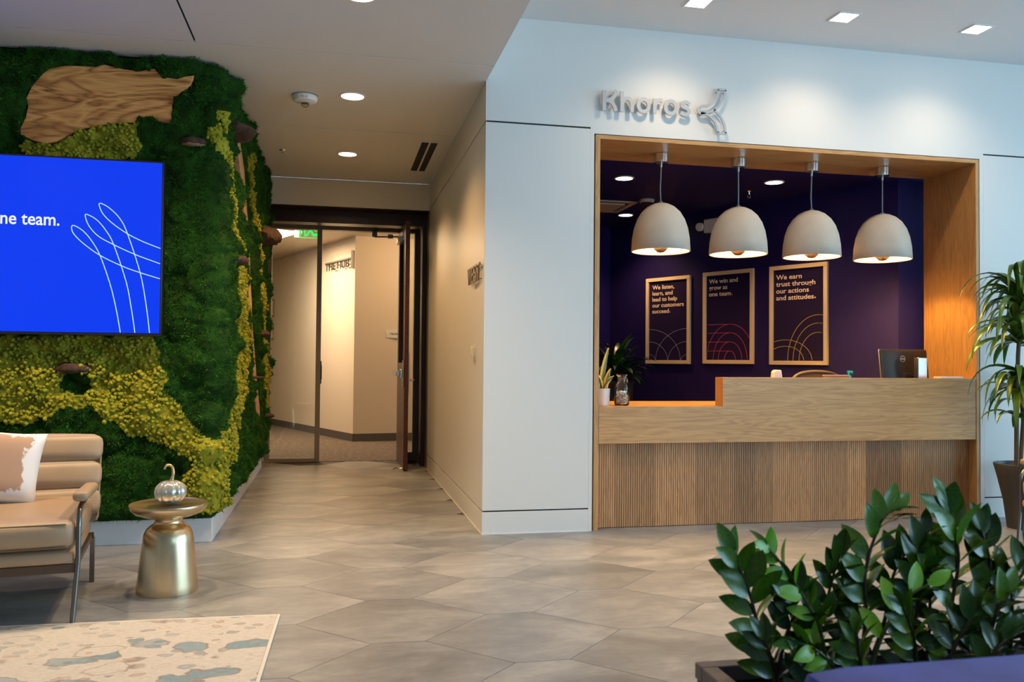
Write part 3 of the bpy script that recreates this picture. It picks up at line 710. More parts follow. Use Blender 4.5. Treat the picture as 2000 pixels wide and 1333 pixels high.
# wood slabs and bark shelves
part(MB().prism([(a+CX, b) for a, b in WOOD], 5.882, 5.93, 'y'), 'wood_slab', 'slab_wood', mw, .004, sharp=50)
part(MB().prism(SW, -.775, -.722, 'x'), 'wood_slab', 'slab_wood_up', mw, .004, sharp=50)['label'] = 'long narrow wood slab on the side face'
def bark(c, face, w, dep, th, under='bark_under'):
    m = MB(); nseg = 14; top = []; 
    for i in range(nseg+1):
        a = PI*i/nseg; top.append((math.cos(a)*w/2*(1+.08*math.sin(7*a)), math.sin(a)**.7*dep*(1+.10*math.sin(5*a+1))))
    rings = []
    for k, (sc_, zz) in enumerate(((.35, th*.55), (.8, th*.36), (1.0, 0), (.93, -th*.28), (.5, -th*.42))):
        rings.append([(p[0]*sc_, p[1]*sc_-.02, zz+th*.06*math.sin(i*1.9+k)) for i, p in enumerate(top)])
    vs = [p for r_ in rings for p in r_]; q = nseg+1; fs = []; 
    for k in range(4):
        for i in range(nseg): fs.append((k*q+i, k*q+i+1, (k+1)*q+i+1, (k+1)*q+i))
    o0 = len(fs); fs += [tuple(range(q-1, -1, -1)), tuple(4*q+i for i in range(q)), tuple([k*q for k in range(5)]), tuple([k*q+nseg for k in range(4, -1, -1)])]
    m.v = vs; m.f = fs; m.mi = [0 if (i//nseg) < 3 else 1 for i in range(4*nseg)] + [0, 1, 0, 0]
    M = Matrix.Translation(c) @ (Matrix.Rotation(PI, 4, 'Z') if face == 'front' else Matrix.Rotation(-PI/2, 4, 'Z'))
    return part(m.xf(M), 'bark_shelf', ['bark', under], mw, sharp=60)
bark((-.93, 5.87, 2.645), 'front', .155, .085, .065)
bark((-1.63, 5.87, 1.148), 'front', .21, .075, .075, 'bark')
bark((-.705, 6.25, 2.83), 'side', .46, .15, .08, 'bark'); bark((-.70, 8.75, 2.44), 'side', .55, .18, .17, 'bark')
bark((-.69, 6.35, 1.925), 'side', .26, .09, .07, 'bark'); bark((-.695, 8.45, 1.457), 'side', .30, .10, .07, 'bark')
bark((-.71, 8.05, 1.05), 'side', .26, .10, .022); bark((-.70, 9.3, .62), 'side', .2, .10, .05, 'bark')

# ------------------------------------------------------------------ television on the moss wall
tv = thing('television', 'large wall screen glowing blue with white words and looping lines', 'screen', (-2.07, 5.78, 1.37))
part(MB().box(-3.06, 5.735, 1.358, -1.085, 5.80, 2.476), 'case', 'black_plastic', tv, .004)
part(MB().box(-2.6, 5.795, 1.55, -1.5, 5.945, 2.3), 'wall_bracket', 'black_plastic', tv)
part(MB().box(-3.048, 5.732, 1.376, -1.096, 5.736, 2.464), 'screen', 'screen_blue', tv)
text('screen_lettering', 'one team.', frame_mat((-2.083, 5.7305, 2.103), (1, 0, 0)), 'screen_white', tv, .1, .0008, .0012, width=.391, height=.066)
def catmull(p, k=6):
    p = [p[0]]+list(p)+[p[-1]]; out = []
    for i in range(1, len(p)-2):
        for j in range(k):
            t = j/k; a, b, c, d_ = p[i-1:i+3]
            out.append(tuple(.5*((2*b[q])+(-a[q]+c[q])*t+(2*a[q]-5*b[q]+4*c[q]-d_[q])*t*t+(-a[q]+3*b[q]-3*c[q]+d_[q])*t**3) for q in range(len(b))))
    return out+[tuple(p[-2])]
onwall = lambda yy: (lambda a, b, h: (a, yy+h, b))
for C in ([(-1.326, 1.378), (-1.349, 1.506), (-1.388, 1.67), (-1.45, 1.852), (-1.501, 1.947), (-1.555, 2.012), (-1.609, 2.044), (-1.622, 2.029), (-1.608, 1.991), (-1.554, 1.935), (-1.454, 1.862), (-1.323, 1.798), (-1.217, 1.76), (-1.097, 1.724)],
          [(-1.24, 1.378), (-1.263, 1.527), (-1.298, 1.701), (-1.375, 1.932), (-1.421, 2.018), (-1.476, 2.084), (-1.535, 2.117), (-1.543, 2.1), (-1.52, 2.043), (-1.465, 1.982), (-1.375, 1.932), (-1.247, 1.874), (-1.098, 1.82)],
          [(-1.153, 1.378), (-1.177, 1.558), (-1.216, 1.76), (-1.295, 2.004), (-1.342, 2.099), (-1.406, 2.164), (-1.456, 2.19), (-1.464, 2.176), (-1.441, 2.124), (-1.386, 2.068), (-1.295, 2.004), (-1.203, 1.958), (-1.098, 1.918)]):
    part(MB().ribbon(catmull(C), .0052, -.0008, 0, put=onwall(5.7312)), 'screen_line', 'screen_mint', tv)

# ------------------------------------------------------------------ ceiling fixtures
def downlight(x, y, z, r, label, power, col, spot, parent_cat='ceiling light', group=None, lampmat='lamp_warm', blend=.7):
    t = thing('downlight', label, parent_cat, (x, y, z), 0, 'round lights in the purple ceiling' if z < 3 else 'round lights in the low ceiling')
    part(local(MB().lathe([(r*.82, .0), (r*.84, -.005), (r, -.005), (r*1.005, 0), (r*1.005, .004)], n=32), t), 'trim_ring', 'white_plastic', t)
    part(local(MB().lathe([(0, -.001), (r*.82, -.001)], n=32), t), 'lens', lampmat, t)
    lamp('bulb_light', 'SPOT', (x, y, z-.03), power, col, t, spot, blend, r*.7, aim=(x, y, 0))
    return t
downlight(.104, 6.458, HC, .101, 'round recessed ceiling light beside the white strobe alarm', P_CORR, WARM, 130)
downlight(.094, 8.297, HC, .101, 'round recessed corridor ceiling light nearest the glass door', P_CORR, WARM, 130)
downlight(.109, 4.64, HC, .101, 'round recessed ceiling light cut by the top edge of the photo', P_LOUNGE, LOUNGE, 130)
for i, (x, y) in enumerate(((-.95, 4.64), (-2.0, 4.64))):
    downlight(x, y, HC, .101, ['round recessed ceiling light above the sofa, out of frame', 'round recessed ceiling light above the television, out of frame'][i], P_LOUNGE, LOUNGE, 120)
downlight(2.485, 7.107, 2.848, .089, 'round light in the purple ceiling nearest the left oak jamb', P_RECD, WARM, 120)
downlight(3.129, 8.89, 2.848, .089, 'round light in the purple ceiling beside the square air diffuser', P_RECD, WARM, 120)
downlight(3.843, 6.94, 2.848, .089, 'round light in the purple ceiling between second and third pendants', P_RECD, WARM, 120)
def square_light(x, y, label, power):
    t = thing('square_downlight', label, 'ceiling light', (x, y, HH), 0, 'square lights along the sign wall')
    part(local(MB().box(-.085, -.085, -.006, .085, -.070, .002).box(-.085, .070, -.006, .085, .085, .002).box(-.085, -.070, -.006, -.070, .070, .002).box(.070, -.070, -.006, .085, .070, .002), t), 'trim_frame', 'white_plastic', t)
    part(local(MB().box(-.070, -.070, -.003, .070, .070, .002), t), 'lens', 'lamp_neutral', t)
    lamp('bulb_light', 'SPOT', (x, y, HH-.03), power, NEUT, t, 128, 1.0, .05, aim=(x, y+.12, HH-1.0))
square_light(2.395, 5.345, 'square ceiling light above the metal sign, partly out of frame', P_WASH)
square_light(3.50, 5.345, 'middle of the three square lights in the high white ceiling', P_WASH)
square_light(4.56, 5.32, 'rightmost of the three square lights in the high white ceiling', P_WASH)
for i, x in enumerate((2.2, 3.9, 5.6)):
    for j, y in enumerate((3.1, 1.0)):
        t = thing('square_downlight', 'square high ceiling light out of frame, %s in the %s row towards the camera' % (['left', 'middle', 'right'][i], ['first', 'second'][j]), 'ceiling light', (x, y, HH), 0, 'square lights above the camera')
        part(local(MB().box(-.085, -.085, -.006, .085, -.070, .002).box(-.085, .070, -.006, .085, .085, .002).box(-.085, -.070, -.006, -.070, .070, .002).box(.070, -.070, -.006, .085, .070, .002), t), 'trim_frame', 'white_plastic', t)
        part(local(MB().box(-.070, -.070, -.003, .070, .070, .002), t), 'lens', 'lamp_neutral', t)
        lamp('bulb_light', 'SPOT', (x, y, HH-.03), P_FLOOD, (1.0, .69, .40), t, 110, .8, .05, aim=(x, y, 0))
# strobe alarms
def strobe(x, y, z, label, big):
    t = thing('strobe_alarm', label, 'alarm', (x, y, z))
    if big:
        part(local(MB().lathe([(0, -.062), (.05, -.060), (.085, -.045), (.093, -.02), (.093, -.006), (.086, 0)], n=32), t), 'housing', 'white_plastic', t)
        part(local(MB().sphere((0, -.015, -.066), .028, 14, 8, (1.1, .9, 1)), t), 'strobe_lens', 'lens_glass', t)
        part(local(MB().lathe([(.094, -.004), (.096, 0)], n=32), t), 'base_ring', 'base_grey', t)
        text('strobe_lettering', 'FIRE', frame_mat((x-.022, y-.0905, z-.024), (1, 0, 0), (0, -.25, .97)), 'red_print', t, .02, .001, width=.044, height=.013)
    else:
        part(local(MB().lathe([(.076, 0), (.078, -.015), (.066, -.032), (0, -.032)], n=32), t), 'housing', 'concrete_shade', t)
        part(local(MB().lathe([(.062, -.030), (.05, -.050), (.02, -.066), (0, -.068)], n=20), t), 'strobe_lens', 'lens_glass', t)
strobe(-.246, 6.529, HC, 'white dome strobe alarm on the corridor ceiling', True)
strobe(3.034, 7.995, 2.848, 'small tan strobe alarm on the purple ceiling above the first pendant', False)
def sprinkler(x, y, z, label):
    t = thing('sprinkler_head', label, 'sprinkler', (x, y, z))
    part(local(MB().lathe([(.034, 0), (.030, -.006), (.012, -.008), (.010, -.028), (.014, -.030), (0, -.030)], n=18), t), 'escutcheon', 'chrome', t)
    part(local(MB().tube([(-.010, 0, -.028), (-.014, 0, -.045), (-.004, 0, -.060)], .003, 6).tube([(.010, 0, -.028), (.014, 0, -.045), (.004, 0, -.060)], .003, 6).lathe([(0, -.060), (.020, -.060), (.020, -.063), (0, -.063)], n=14), t), 'deflector', 'satin_nickel', t)
sprinkler(-.512, 8.283, HC, 'chrome sprinkler head on the corridor ceiling near the moss')
sprinkler(3.822, 7.371, 2.848, 'small sprinkler head on the purple ceiling')
# slot diffuser in the corridor
sd = thing('slot_diffuser', 'white ceiling vent with two dark slots beside the corridor wall', 'vent', (.82, 8.265, HC))
part(MB().box(.735, 7.67, HC-.004, .748, 8.86, HC+.002).box(.815, 7.67, HC-.004, .832, 8.86, HC+.002).box(.895, 7.67, HC-.004, .908, 8.86, HC+.002).box(.735, 7.62, HC-.004, .908, 7.67, HC+.002).box(.735, 8.86, HC-.004, .908, 8.90, HC+.002), 'frame', 'ceiling_paint', sd)
part(MB().box(.748, 7.67, HC-.001, .815, 8.86, HC+.001), 'slot', 'dark_gap', sd); part(MB().box(.832, 7.67, HC-.001, .895, 8.86, HC+.001), 'slot', 'dark_gap', sd)
# cassette in the reception ceiling
ac = thing('air_diffuser', 'square tan air diffuser in the purple ceiling by the left jamb', 'vent', (2.68, 8.44, 2.848))
def sq(h, z0, z1, hole=None):
    m = MB()
    if hole is None: return m.box(-h, -h, z0, h, h, z1)
    return m.box(-h, -h, z0, h, -hole, z1).box(-h, hole, z0, h, h, z1).box(-h, -hole, z0, -hole, hole, z1).box(hole, -hole, z0, h, hole, z1)
part(local(sq(.31, -.008, .002, .25), ac), 'frame', 'concrete_shade', ac); part(local(sq(.25, -.003, .002), ac), 'throat', 'dark_gap', ac)
part(local(sq(.21, -.018, -.006), ac), 'face_plate', 'concrete_shade', ac)

# ------------------------------------------------------------------ signs on the walls
sg_ = thing('wall_sign', 'brushed metal letters and emblem standing off the wall above the reception opening', 'sign', (2.34, YW, 3.09))
W0, D0, D1 = .0275, -.044, -.031
pw = lambda a, b, h: (a*1.0055, YW+h, 1.22+(b-1.22)*1.0055)
pins = {}
def letter(strokes, rings=(), pin=()):
    m = MB()
    for k, p in enumerate(strokes): m.ribbon(catmull(p, 8) if len(p) > 2 else p, W0, D0-.0005*k, D1-.0005*k, put=pw)
    for cx, cz, rx, rz in rings: m.ribbon([(cx+rx*math.cos(2*PI*i/40), cz+rz*math.sin(2*PI*i/40)) for i in range(40)], W0, D0, D1, True, pw)
    L_ = part(m, 'letter', 'silver_letter', sg_)
    for px, pz in pin: part(MB().tube([pw(px, pz, D1), pw(px, pz, .001)], .0032, 6), 'standoff', 'gunmetal', L_)
letter([[(1.8775, 3.183), (1.8775, 3.036)], [(1.972, 3.190), (1.958, 3.152), (1.930, 3.120), (1.880, 3.105)], [(1.905, 3.112), (1.936, 3.096), (1.956, 3.068), (1.967, 3.036)]], pin=[(1.8775, 3.16), (1.8775, 3.06), (1.95, 3.08)])
letter([[(2.0125, 3.185), (2.0125, 3.035)], [(2.0125, 3.07), (2.017, 3.110), (2.034, 3.131), (2.052, 3.135), (2.070, 3.131), (2.085, 3.110), (2.089, 3.08), (2.089, 3.036)]], pin=[(2.0125, 3.16), (2.0125, 3.06), (2.089, 3.06)])
letter([], [(2.178, 3.093, .0405, .0465)], pin=[(2.178, 3.139), (2.145, 3.065)])
letter([[(2.2645, 3.150), (2.2645, 3.040)], [(2.2645, 3.09), (2.270, 3.118), (2.285, 3.134), (2.303, 3.140), (2.322, 3.139)]], pin=[(2.2645, 3.13), (2.30, 3.139)])
letter([], [(2.389, 3.093, .0415, .0465)], pin=[(2.395, 3.139), (2.36, 3.062)])
letter([[(2.538, 3.122), (2.514, 3.139), (2.487, 3.136), (2.475, 3.118), (2.490, 3.102), (2.517, 3.092), (2.531, 3.074), (2.523, 3.054), (2.498, 3.047), (2.467, 3.060)]], pin=[(2.48, 3.12), (2.53, 3.07)])
LU = [(2.763, 3.253), (2.755, 3.203), (2.725, 3.154), (2.678, 3.126), (2.632, 3.119), (2.607, 3.102), (2.605, 3.081), (2.624, 3.067), (2.665, 3.074), (2.728, 3.097), (2.777, 3.137), (2.808, 3.196), (2.821, 3.253)]
LL = [(2.624, 3.067), (2.676, 3.060), (2.720, 3.030), (2.750, 2.985), (2.764, 2.930)]; LL2 = [(2.822, 2.929), (2.816, 2.985), (2.789, 3.045), (2.747, 3.088), (2.728, 3.097)]
em = MB().ribbon(catmull(LU), .0165, D0, D1, put=pw).ribbon(catmull(LL), .0165, D0, D1, put=pw).ribbon(catmull(LL2), .0165, D0, D1, put=pw)
em.ribbon([(2.755, 3.2545), (2.829, 3.2545)], .0165, D0, D1, put=pw).ribbon([(2.756, 2.9285), (2.830, 2.9285)], .0165, D0, D1, put=pw)
em = part(em, 'emblem', 'silver_letter', sg_)
for px, pz in ((2.76, 3.24), (2.82, 3.24), (2.63, 3.11), (2.63, 3.065), (2.77, 2.95), (2.815, 2.95)): part(MB().tube([pw(px, pz, D1), pw(px, pz, .001)], .0032, 6), 'standoff', 'gunmetal', em)
ws = thing('direction_sign', 'raised metal letters reading WEST on the corridor wall', 'sign', (XC, 6.215, 1.87))
yy = 6.49
for ch, wd, z1, z0 in (('W', .175, 1.925, 1.800), ('E', .105, 1.925, 1.800), ('S', .115, 1.927, 1.798), ('T', .115, 1.925, 1.800)):
    l_ = text('letter', ch, frame_mat((XC-.022, yy, z1), (0, -1, 0)), 'letter_bronze', ws, .15, .012, .0, width=wd, height=z1-z0)
    for zq in (z1-.012, z0+.012): part(MB().tube([(XC-.018, yy-wd*.5, zq), (XC, yy-wd*.5, zq)], .003, 6), 'standoff', 'gunmetal', l_)
    yy -= wd+.012
sw = thing('light_switch', 'almond light switch on the corridor wall below the WEST letters', 'switch', (XC, 6.25, 1.28))
part(MB().box(XC-.007, 6.205, 1.218, XC, 6.29, 1.345), 'plate', 'almond_plastic', sw, .003)
part(MB().box(XC-.034, 6.228, 1.25, XC-.007, 6.272, 1.325), 'rocker', 'almond_plastic', sw, .004)

# ------------------------------------------------------------------ reception desk
dk = thing('reception_desk', 'oak reception desk with stepped fascia and fluted base in the opening', 'desk', (3.45, 5.95, 0))
FX0, FX1, FS, FB, FL, FT = 1.8765, 5.0265, 2.843, .627, .896, 1.112
part(MB().prism([(FX0, FB), (FX1, FB), (FX1, FT-.004), (FS, FT-.004), (FS, FL), (FX0, FL)], YW+.002, YW+.028, 'y'), 'fascia', 'oak_long', dk, .001)
part(MB().prism([(FX0, YW+.0285), (FS-.001, YW+.0285), (FS-.001, YW+.131), (3.45, YW+.131), (3.45, 6.70), (FX0, 6.70)], FL-.004, FL, 'z'), 'worktop', 'oak_long', dk)
part(MB().box(FX0, YW+.028, FL-.035, FX1, 6.46, FL-.004), 'worktop_core', 'oak_long', dk)
part(MB().box(FS, YW+.002, FT-.004, FX1, YW+.130, FT), 'ledge_cap', 'oak_long', dk)
part(MB().box(FS, YW+.028, FL-.004, FX1, YW+.130, FT-.004), 'ledge_core', 'oak_up', dk)
bx = [FX0+.004, 1.895, 2.03, 2.345, 2.667, 2.984, 3.15, 3.302, 3.635, 3.935, 4.1, 4.414, 4.578, 4.896, 5.026]
cols = 'cbabcbcaebeacaa'; cols = ['oak_board_'+c for c in 'cdcdcacbedaecc'] 
for i in range(len(bx)-1):
    if bx[i+1]-bx[i] < .03: continue
    x0, x1 = (FX0 if i <= 1 else bx[i]), bx[i+1]
    nfl = max(2, round((x1-x0)/.0178)); st = (x1-x0)/nfl; poly = [(x0, 6.02)]
    for k in range(nfl):
        a = x0+k*st; poly += [(a, 5.982), (a+.0012, 5.982), (a+.0026, 5.974), (a+st-.0014, 5.974), (a+st-.0001, 5.982)]
    poly += [(x1, 5.982), (x1, 6.02)]
    part(MB().prism(poly, .004, FB+.01, 'z'), 'fluted_board', cols[i], dk, smooth=False, fix=True)
part(MB().box(FX0, YW+.03, FB, FX1, 6.02, FB+.012), 'fascia_underside', 'oak_long', dk)
part(MB().box(FX0, 6.02, 0, FX1, 6.05, FL-.035), 'carcass', 'oak_up', dk)
# things on the desk
sp = thing('snake_plant', 'yellow-edged snake plant in a white cylinder pot beside the left jamb', 'plant', (1.968, 6.09, FL))
part(local(MB().lathe([(0, 0), (.052, 0), (.058, .125), (.053, .125), (.050, .110), (0, .110)], n=32), sp), 'pot', 'white_ceramic', sp, sharp=50)
part(local(MB().lathe([(0, .111), (.0505, .111)], n=20), sp), 'soil', 'soil', sp)
def strap(base, top, w, nrm, tip_bend=(0, 0, 0), n=9, mats=2, twist=0):
    """upright strap leaf with coloured margins"""
    b, t = Vector(base), Vector(top); m = MB(); vs = []
    ax = (t-b); side0 = ax.cross(Vector(nrm)).normalized()
    for i in range(n+1):
        u = i/n; p = b.lerp(t, u)+Vector(tip_bend)*u*u; ww = w*(.55+.9*u-1.45*u**4+.0) if u < .98 else .0008
        sd_ = Matrix.Rotation(twist*u, 3, ax.normalized()) @ side0; nn = sd_.cross(ax).normalized()
        for q, off in ((-1, .010), (-.5, 0), (0, -.004), (.5, 0), (1, .010)): vs.append(p+sd_*q*ww+nn*off*min(1, 4*u))
    fs = []; mi = []
    for i in range(n):
        for k in range(4): fs.append((i*5+k, i*5+k+1, (i+1)*5+k+1, (i+1)*5+k)); mi.append(1 if k in (0, 3) else 0)
    m.v = vs; m.f = fs; m.mi = mi; return m
for (bx_, by_), tp, w, nr, bend, tw in (((-.02, .0), (.050, .0, .43), .030, (-.4, 1, 0), (0, 0, 0), .3), ((.018, -.01), (.045, -.01, .275), .026, (.3, 1, 0), (.02, 0, 0), .9), ((-.02, .015), (-.055, .0, .30), .020, (0, 1, 0), (0, 0, 0), .2),
                                          ((.0, -.015), (.035, -.02, .25), .020, (1, .5, 0), (.05, 0, -.03), 1.2), ((.01, .02), (.062, .03, .27), .010, (.2, 1, 0), (0, 0, 0), 0), ((-.005, .0), (-.02, -.02, .24), .018, (.6, 1, 0), (-.03, 0, 0), .5)):
    part(local(strap((bx_, by_, .11), tp, w, nr, bend, twist=tw), sp), 'leaf', ['snake_green', 'snake_yellow'], sp, sharp=60)
jr = thing('glass_jar', 'stoppered clear glass jar of white shells on the low counter', 'jar', (2.105, 6.045, FL))
pj = [(0, .003), (.050, .003), (.056, .010), (.057, .13), (.052, .155), (.036, .172), (.034, .176), (.034, .200), (.041, .204), (.041, .210), (.032, .210)]
part(local(MB().lathe(pj, n=36), jr), 'jar_body', 'window_pane', jr, sharp=50)
part(local(MB().lathe([(0, .170), (.022, .172), (.0300, .205), (.0300, .216), (.040, .222), (.0415, .228), (.040, .233), (0, .233)], n=32), jr), 'stopper', 'lens_glass', jr, sharp=50)
sh = MB()
for k in range(120):
    a = random.uniform(0, 2*PI); hgt = random.uniform(.016, .105); rr = .044*math.sqrt(random.random())*(1 if hgt < .075 else .7)
    sh.sphere((rr*math.cos(a), rr*math.sin(a), hgt), random.uniform(.007, .012), 7, 5, (1, random.uniform(.5, 1), random.uniform(.4, .9)))
o = part(local(sh, jr), 'shell_filling', 'shell_white', jr); o['kind'] = 'stuff'
ring = MB().tube([(-.004+.010*math.cos(2*PI*i/16), -.050, .080+.010*math.sin(2*PI*i/16)) for i in range(17)], .0022, 6, cap=False)
part(local(ring, jr), 'shell_ring', 'bark_under', jr)
ts = thing('tissue', 'white folded tissue rising behind the high desk ledge', 'tissue', (3.486, 6.25, FL-.004))
part(local(MB().prism([(-.055, 0), (.055, 0), (.040, .19), (.028, .275), (-.018, .277), (-.036, .262), (-.042, .19)], -.03, .03, 'y'), ts), 'sheet', 'paper', ts, .008)
tb = thing('tablet_stand', 'brown framed tablet lying tilted behind the desk ledge', 'tablet', (4.08, 6.38, FL-.004))
part(local(MB().prism([(-.06, .0), (.06, 0), (-.02, .232), (-.035, .232)], -.115, .115, 'x'), tb), 'stand', 'tablet_brown', tb, .003)
part(local(MB().prism([(-.032, .225), (-.018, .225), (-.026, .238), (-.036, .238)], -.118, .118, 'x'), tb), 'top_edge', 'paper', tb)
pb = thing('pump_bottle', 'small turquoise pump bottle behind the desk ledge', 'bottle', (4.232, 6.40, FL-.004))
part(local(MB().lathe([(0, 0), (.032, 0), (.034, .02), (.034, .15), (.026, .185), (.014, .195), (.014, .205), (0, .205)], n=20), pb), 'bottle_body', 'lens_glass', pb)
part(local(MB().lathe([(0, .200), (.021, .200), (.021, .232), (.008, .236), (.008, .258), (0, .258)], n=16), pb), 'pump_collar', 'teal_plastic', pb)
part(local(MB().box(-.012, -.010, .256, .035, .010, .272).box(.026, -.006, .246, .036, .006, .258), pb), 'pump_nozzle', 'teal_plastic', pb, .003)
wbx = thing('paper_pad', 'thin white paper pad lying on the high ledge by the oak jamb', 'paper', (4.83, 5.955, FT))
part(local(MB().box(-.105, -.04, 0, .105, .04, .016), wbx), 'sheets', 'paper', wbx, .002)
mo = thing('monitor', 'black computer monitor seen from behind on the reception desk', 'monitor', (4.63, 6.22, FL-.004), R(6))
MM = Matrix.Rotation(R(-7), 4, 'X')
mb_ = MB().rbox((0, 0, 0), (.47, .030, .335), .012); mb_.xf(Matrix.Translation((0, 0, .288)) @ MM)
part(local(mb_, mo), 'back_cover', 'black_plastic', mo)
mb_ = MB().box(-.236, .012, -.169, .236, .022, .169); mb_.xf(Matrix.Translation((0, 0, .288)) @ MM); part(local(mb_, mo), 'bezel', 'satin_nickel', mo, .006)
mb_ = MB().prism([(.015, -.135), (.105, -.135), (.105, -.10), (.015, -.085)], -.28, .098, 'z'); mb_.xf(Matrix.Translation((0, 0, .288)))
part(local(mb_, mo), 'stand_column', 'satin_nickel', mo, .004)
mb_ = MB().box(.05, -.09, -.10, .13, -.01, -.05).box(-.04, -.04, -.12, .03, -.012, -.03); mb_.xf(Matrix.Translation((0, 0, .288))); part(local(mb_, mo), 'hinge_block', 'black_plastic', mo, .004)
part(local(MB().box(-.10, -.16, 0, .26, .06, .012), mo), 'stand_foot', 'satin_nickel', mo, .004)
em = part(local(MB().tube([(-.040+.024*math.cos(2*PI*i/28), 0, .024*math.sin(2*PI*i/28)) for i in range(29)], .0028, 6, cap=False).xf(Matrix.Translation((0, -.022, .375))), mo), 'emblem', 'satin_nickel', mo)
text('emblem_lettering', 'DELL', ROOT[mo.name] @ frame_mat((-.059, -.0275, .382), (1, 0, 0)), 'satin_nickel', em, .02, .002, .0006, width=.038, height=.014)
oc = thing('office_chair', 'curved mesh back of an office chair showing over the desk ledge', 'chair', (4.21, 6.82, 0), R(4))
arc = [(-.30, 0, .93), (-.29, .01, 1.02), (-.25, .02, 1.085), (-.16, .03, 1.135), (0, .035, 1.152), (.16, .03, 1.137), (.25, .02, 1.09), (.29, .01, 1.02), (.30, 0, .93), (.25, -.01, .62), (.15, -.02, .52), (-.15, -.02, .52), (-.25, -.01, .62)]
ca = catmull(arc+[arc[0]], 5)
part(local(MB().tube(ca, .014, 8, cap=False), oc), 'back_rim', 'mesh_rim', oc)
cen = Vector((0, .03, .85)); mm_ = MB(); mm_.add([cen]+[Vector(p) for p in ca], [(0, i, i+1) for i in range(1, len(ca))]); part(local(mm_, oc), 'back_mesh', 'mesh_chair', oc)
part(local(MB().rbox((0, -.24, .46), (.50, .48, .07), .03), oc), 'seat', 'mesh_chair', oc)
part(local(MB().lathe([(0, .10), (.03, .10), (.03, .43), (0, .43)], n=14), oc), 'gas_column', 'black_plastic', oc)
for k in range(5):
    a = 2*PI*k/5+.3; L_ = part(local(MB().tube([(0, 0, .11), (.18*math.cos(a), .18*math.sin(a), .095), (.30*math.cos(a), .30*math.sin(a), .075)], [.026, .02, .016], 8), oc), 'base_arm', 'black_plastic', oc)
    part(local(MB().sphere((.30*math.cos(a), .30*math.sin(a), .032), .03, 10, 8), oc), 'caster', 'black_plastic', L_)
part(local(MB().tube([(0, .0, .44), (0, .06, .50), (0, .05, .75)], .02, 8), oc), 'back_support', 'black_plastic', oc)
# ------------------------------------------------------------------ pendants
plain('bulb_glow', (1, 1, 1), .5, emit=(1.0, .58, .14), estr=P_PEND*7)
def pendant(x, label, cord_bend):
    y = 6.20; t = thing('pendant_lamp', label, 'pendant lamp', (x, y, 2.848), 0, 'dome pendants over the desk')
    zz = 2.848
    outer = [(0, 2.464), (.022, 2.463), (.06, 2.453), (.105, 2.430), (.150, 2.388), (.184, 2.332), (.208, 2.262), (.222, 2.180), (.228, 2.085)]
    inner = [(.216, 2.085), (.210, 2.180), (.196, 2.258), (.173, 2.322), (.140, 2.374), (.098, 2.414), (.0, 2.440)]
    part(local(MB().lathe([(r, z-zz) for r, z in outer]+[(.222, 2.080-zz), (.2165, 2.0845-zz)], n=56), t), 'shade', 'concrete_shade', t, sharp=60)
    part(local(MB().lathe([(r, z-zz) for r, z in inner], n=48), t), 'shade_liner', 'shade_liner', t)
    part(local(MB().lathe([(0, 2.435-zz), (.028, 2.435-zz), (.028, 2.32-zz), (0, 2.32-zz)], n=16), t), 'socket', 'black_plastic', t)
    part(local(MB().lathe([(0, 2.32-zz), (.025, 2.318-zz), (.052, 2.27-zz), (.058, 2.215-zz), (.056, 2.185-zz)], n=24), t), 'bulb', 'bulb_glow', t)
    part(local(MB().lathe([(.064, 2.190-zz), (.064, 2.160-zz), (.052, 2.100-zz), (.028, 2.078-zz), (0, 2.072-zz)], n=24), t), 'bulb_cap', 'bark', t)
    part(local(MB().lathe([(.046, -.074), (.055, -.071), (.055, -.052), (.056, -.052), (.056, -.004), (.052, 0)], n=28), t), 'canopy', 'chrome', t, sharp=30)
    part(local(MB().lathe([(0, -.070), (.046, -.070)], n=20), t), 'canopy_plate', 'satin_nickel', t)
    for a in (.2, PI+.2): part(local(MB().tube([(.054*math.cos(a), .054*math.sin(a), -.058), (.066*math.cos(a), .066*math.sin(a), -.058)], .004, 8), t), 'canopy_screw', 'chrome', t)
    part(local(MB().lathe([(0, -.105), (.009, -.105), (.009, -.068), (0, -.068)], n=12), t), 'strain_relief', 'satin_nickel', t)
    part(local(MB().tube([(0, 0, -.10), (cord_bend*.3, 0, -.17), (cord_bend, 0, -.28), (0, 0, 2.46-zz)], .0055, 8), t), 'cord', 'grey_cord', t)
    part(local(MB().lathe([(0, 2.476-zz), (.014, 2.474-zz), (.018, 2.460-zz)], n=14), t), 'shade_cap', 'grey_cord', t)
for x, lb, cb in ((2.470, 'beige concrete dome pendant lamp nearest the left oak jamb', -.006), (3.122, 'beige concrete dome pendant lamp covering the emergency light', .002), (3.765, 'beige concrete dome pendant lamp above the white tissue', -.006), (4.410, 'beige concrete dome pendant lamp nearest the right oak jamb', .0)):
    pendant(x, lb, cb)
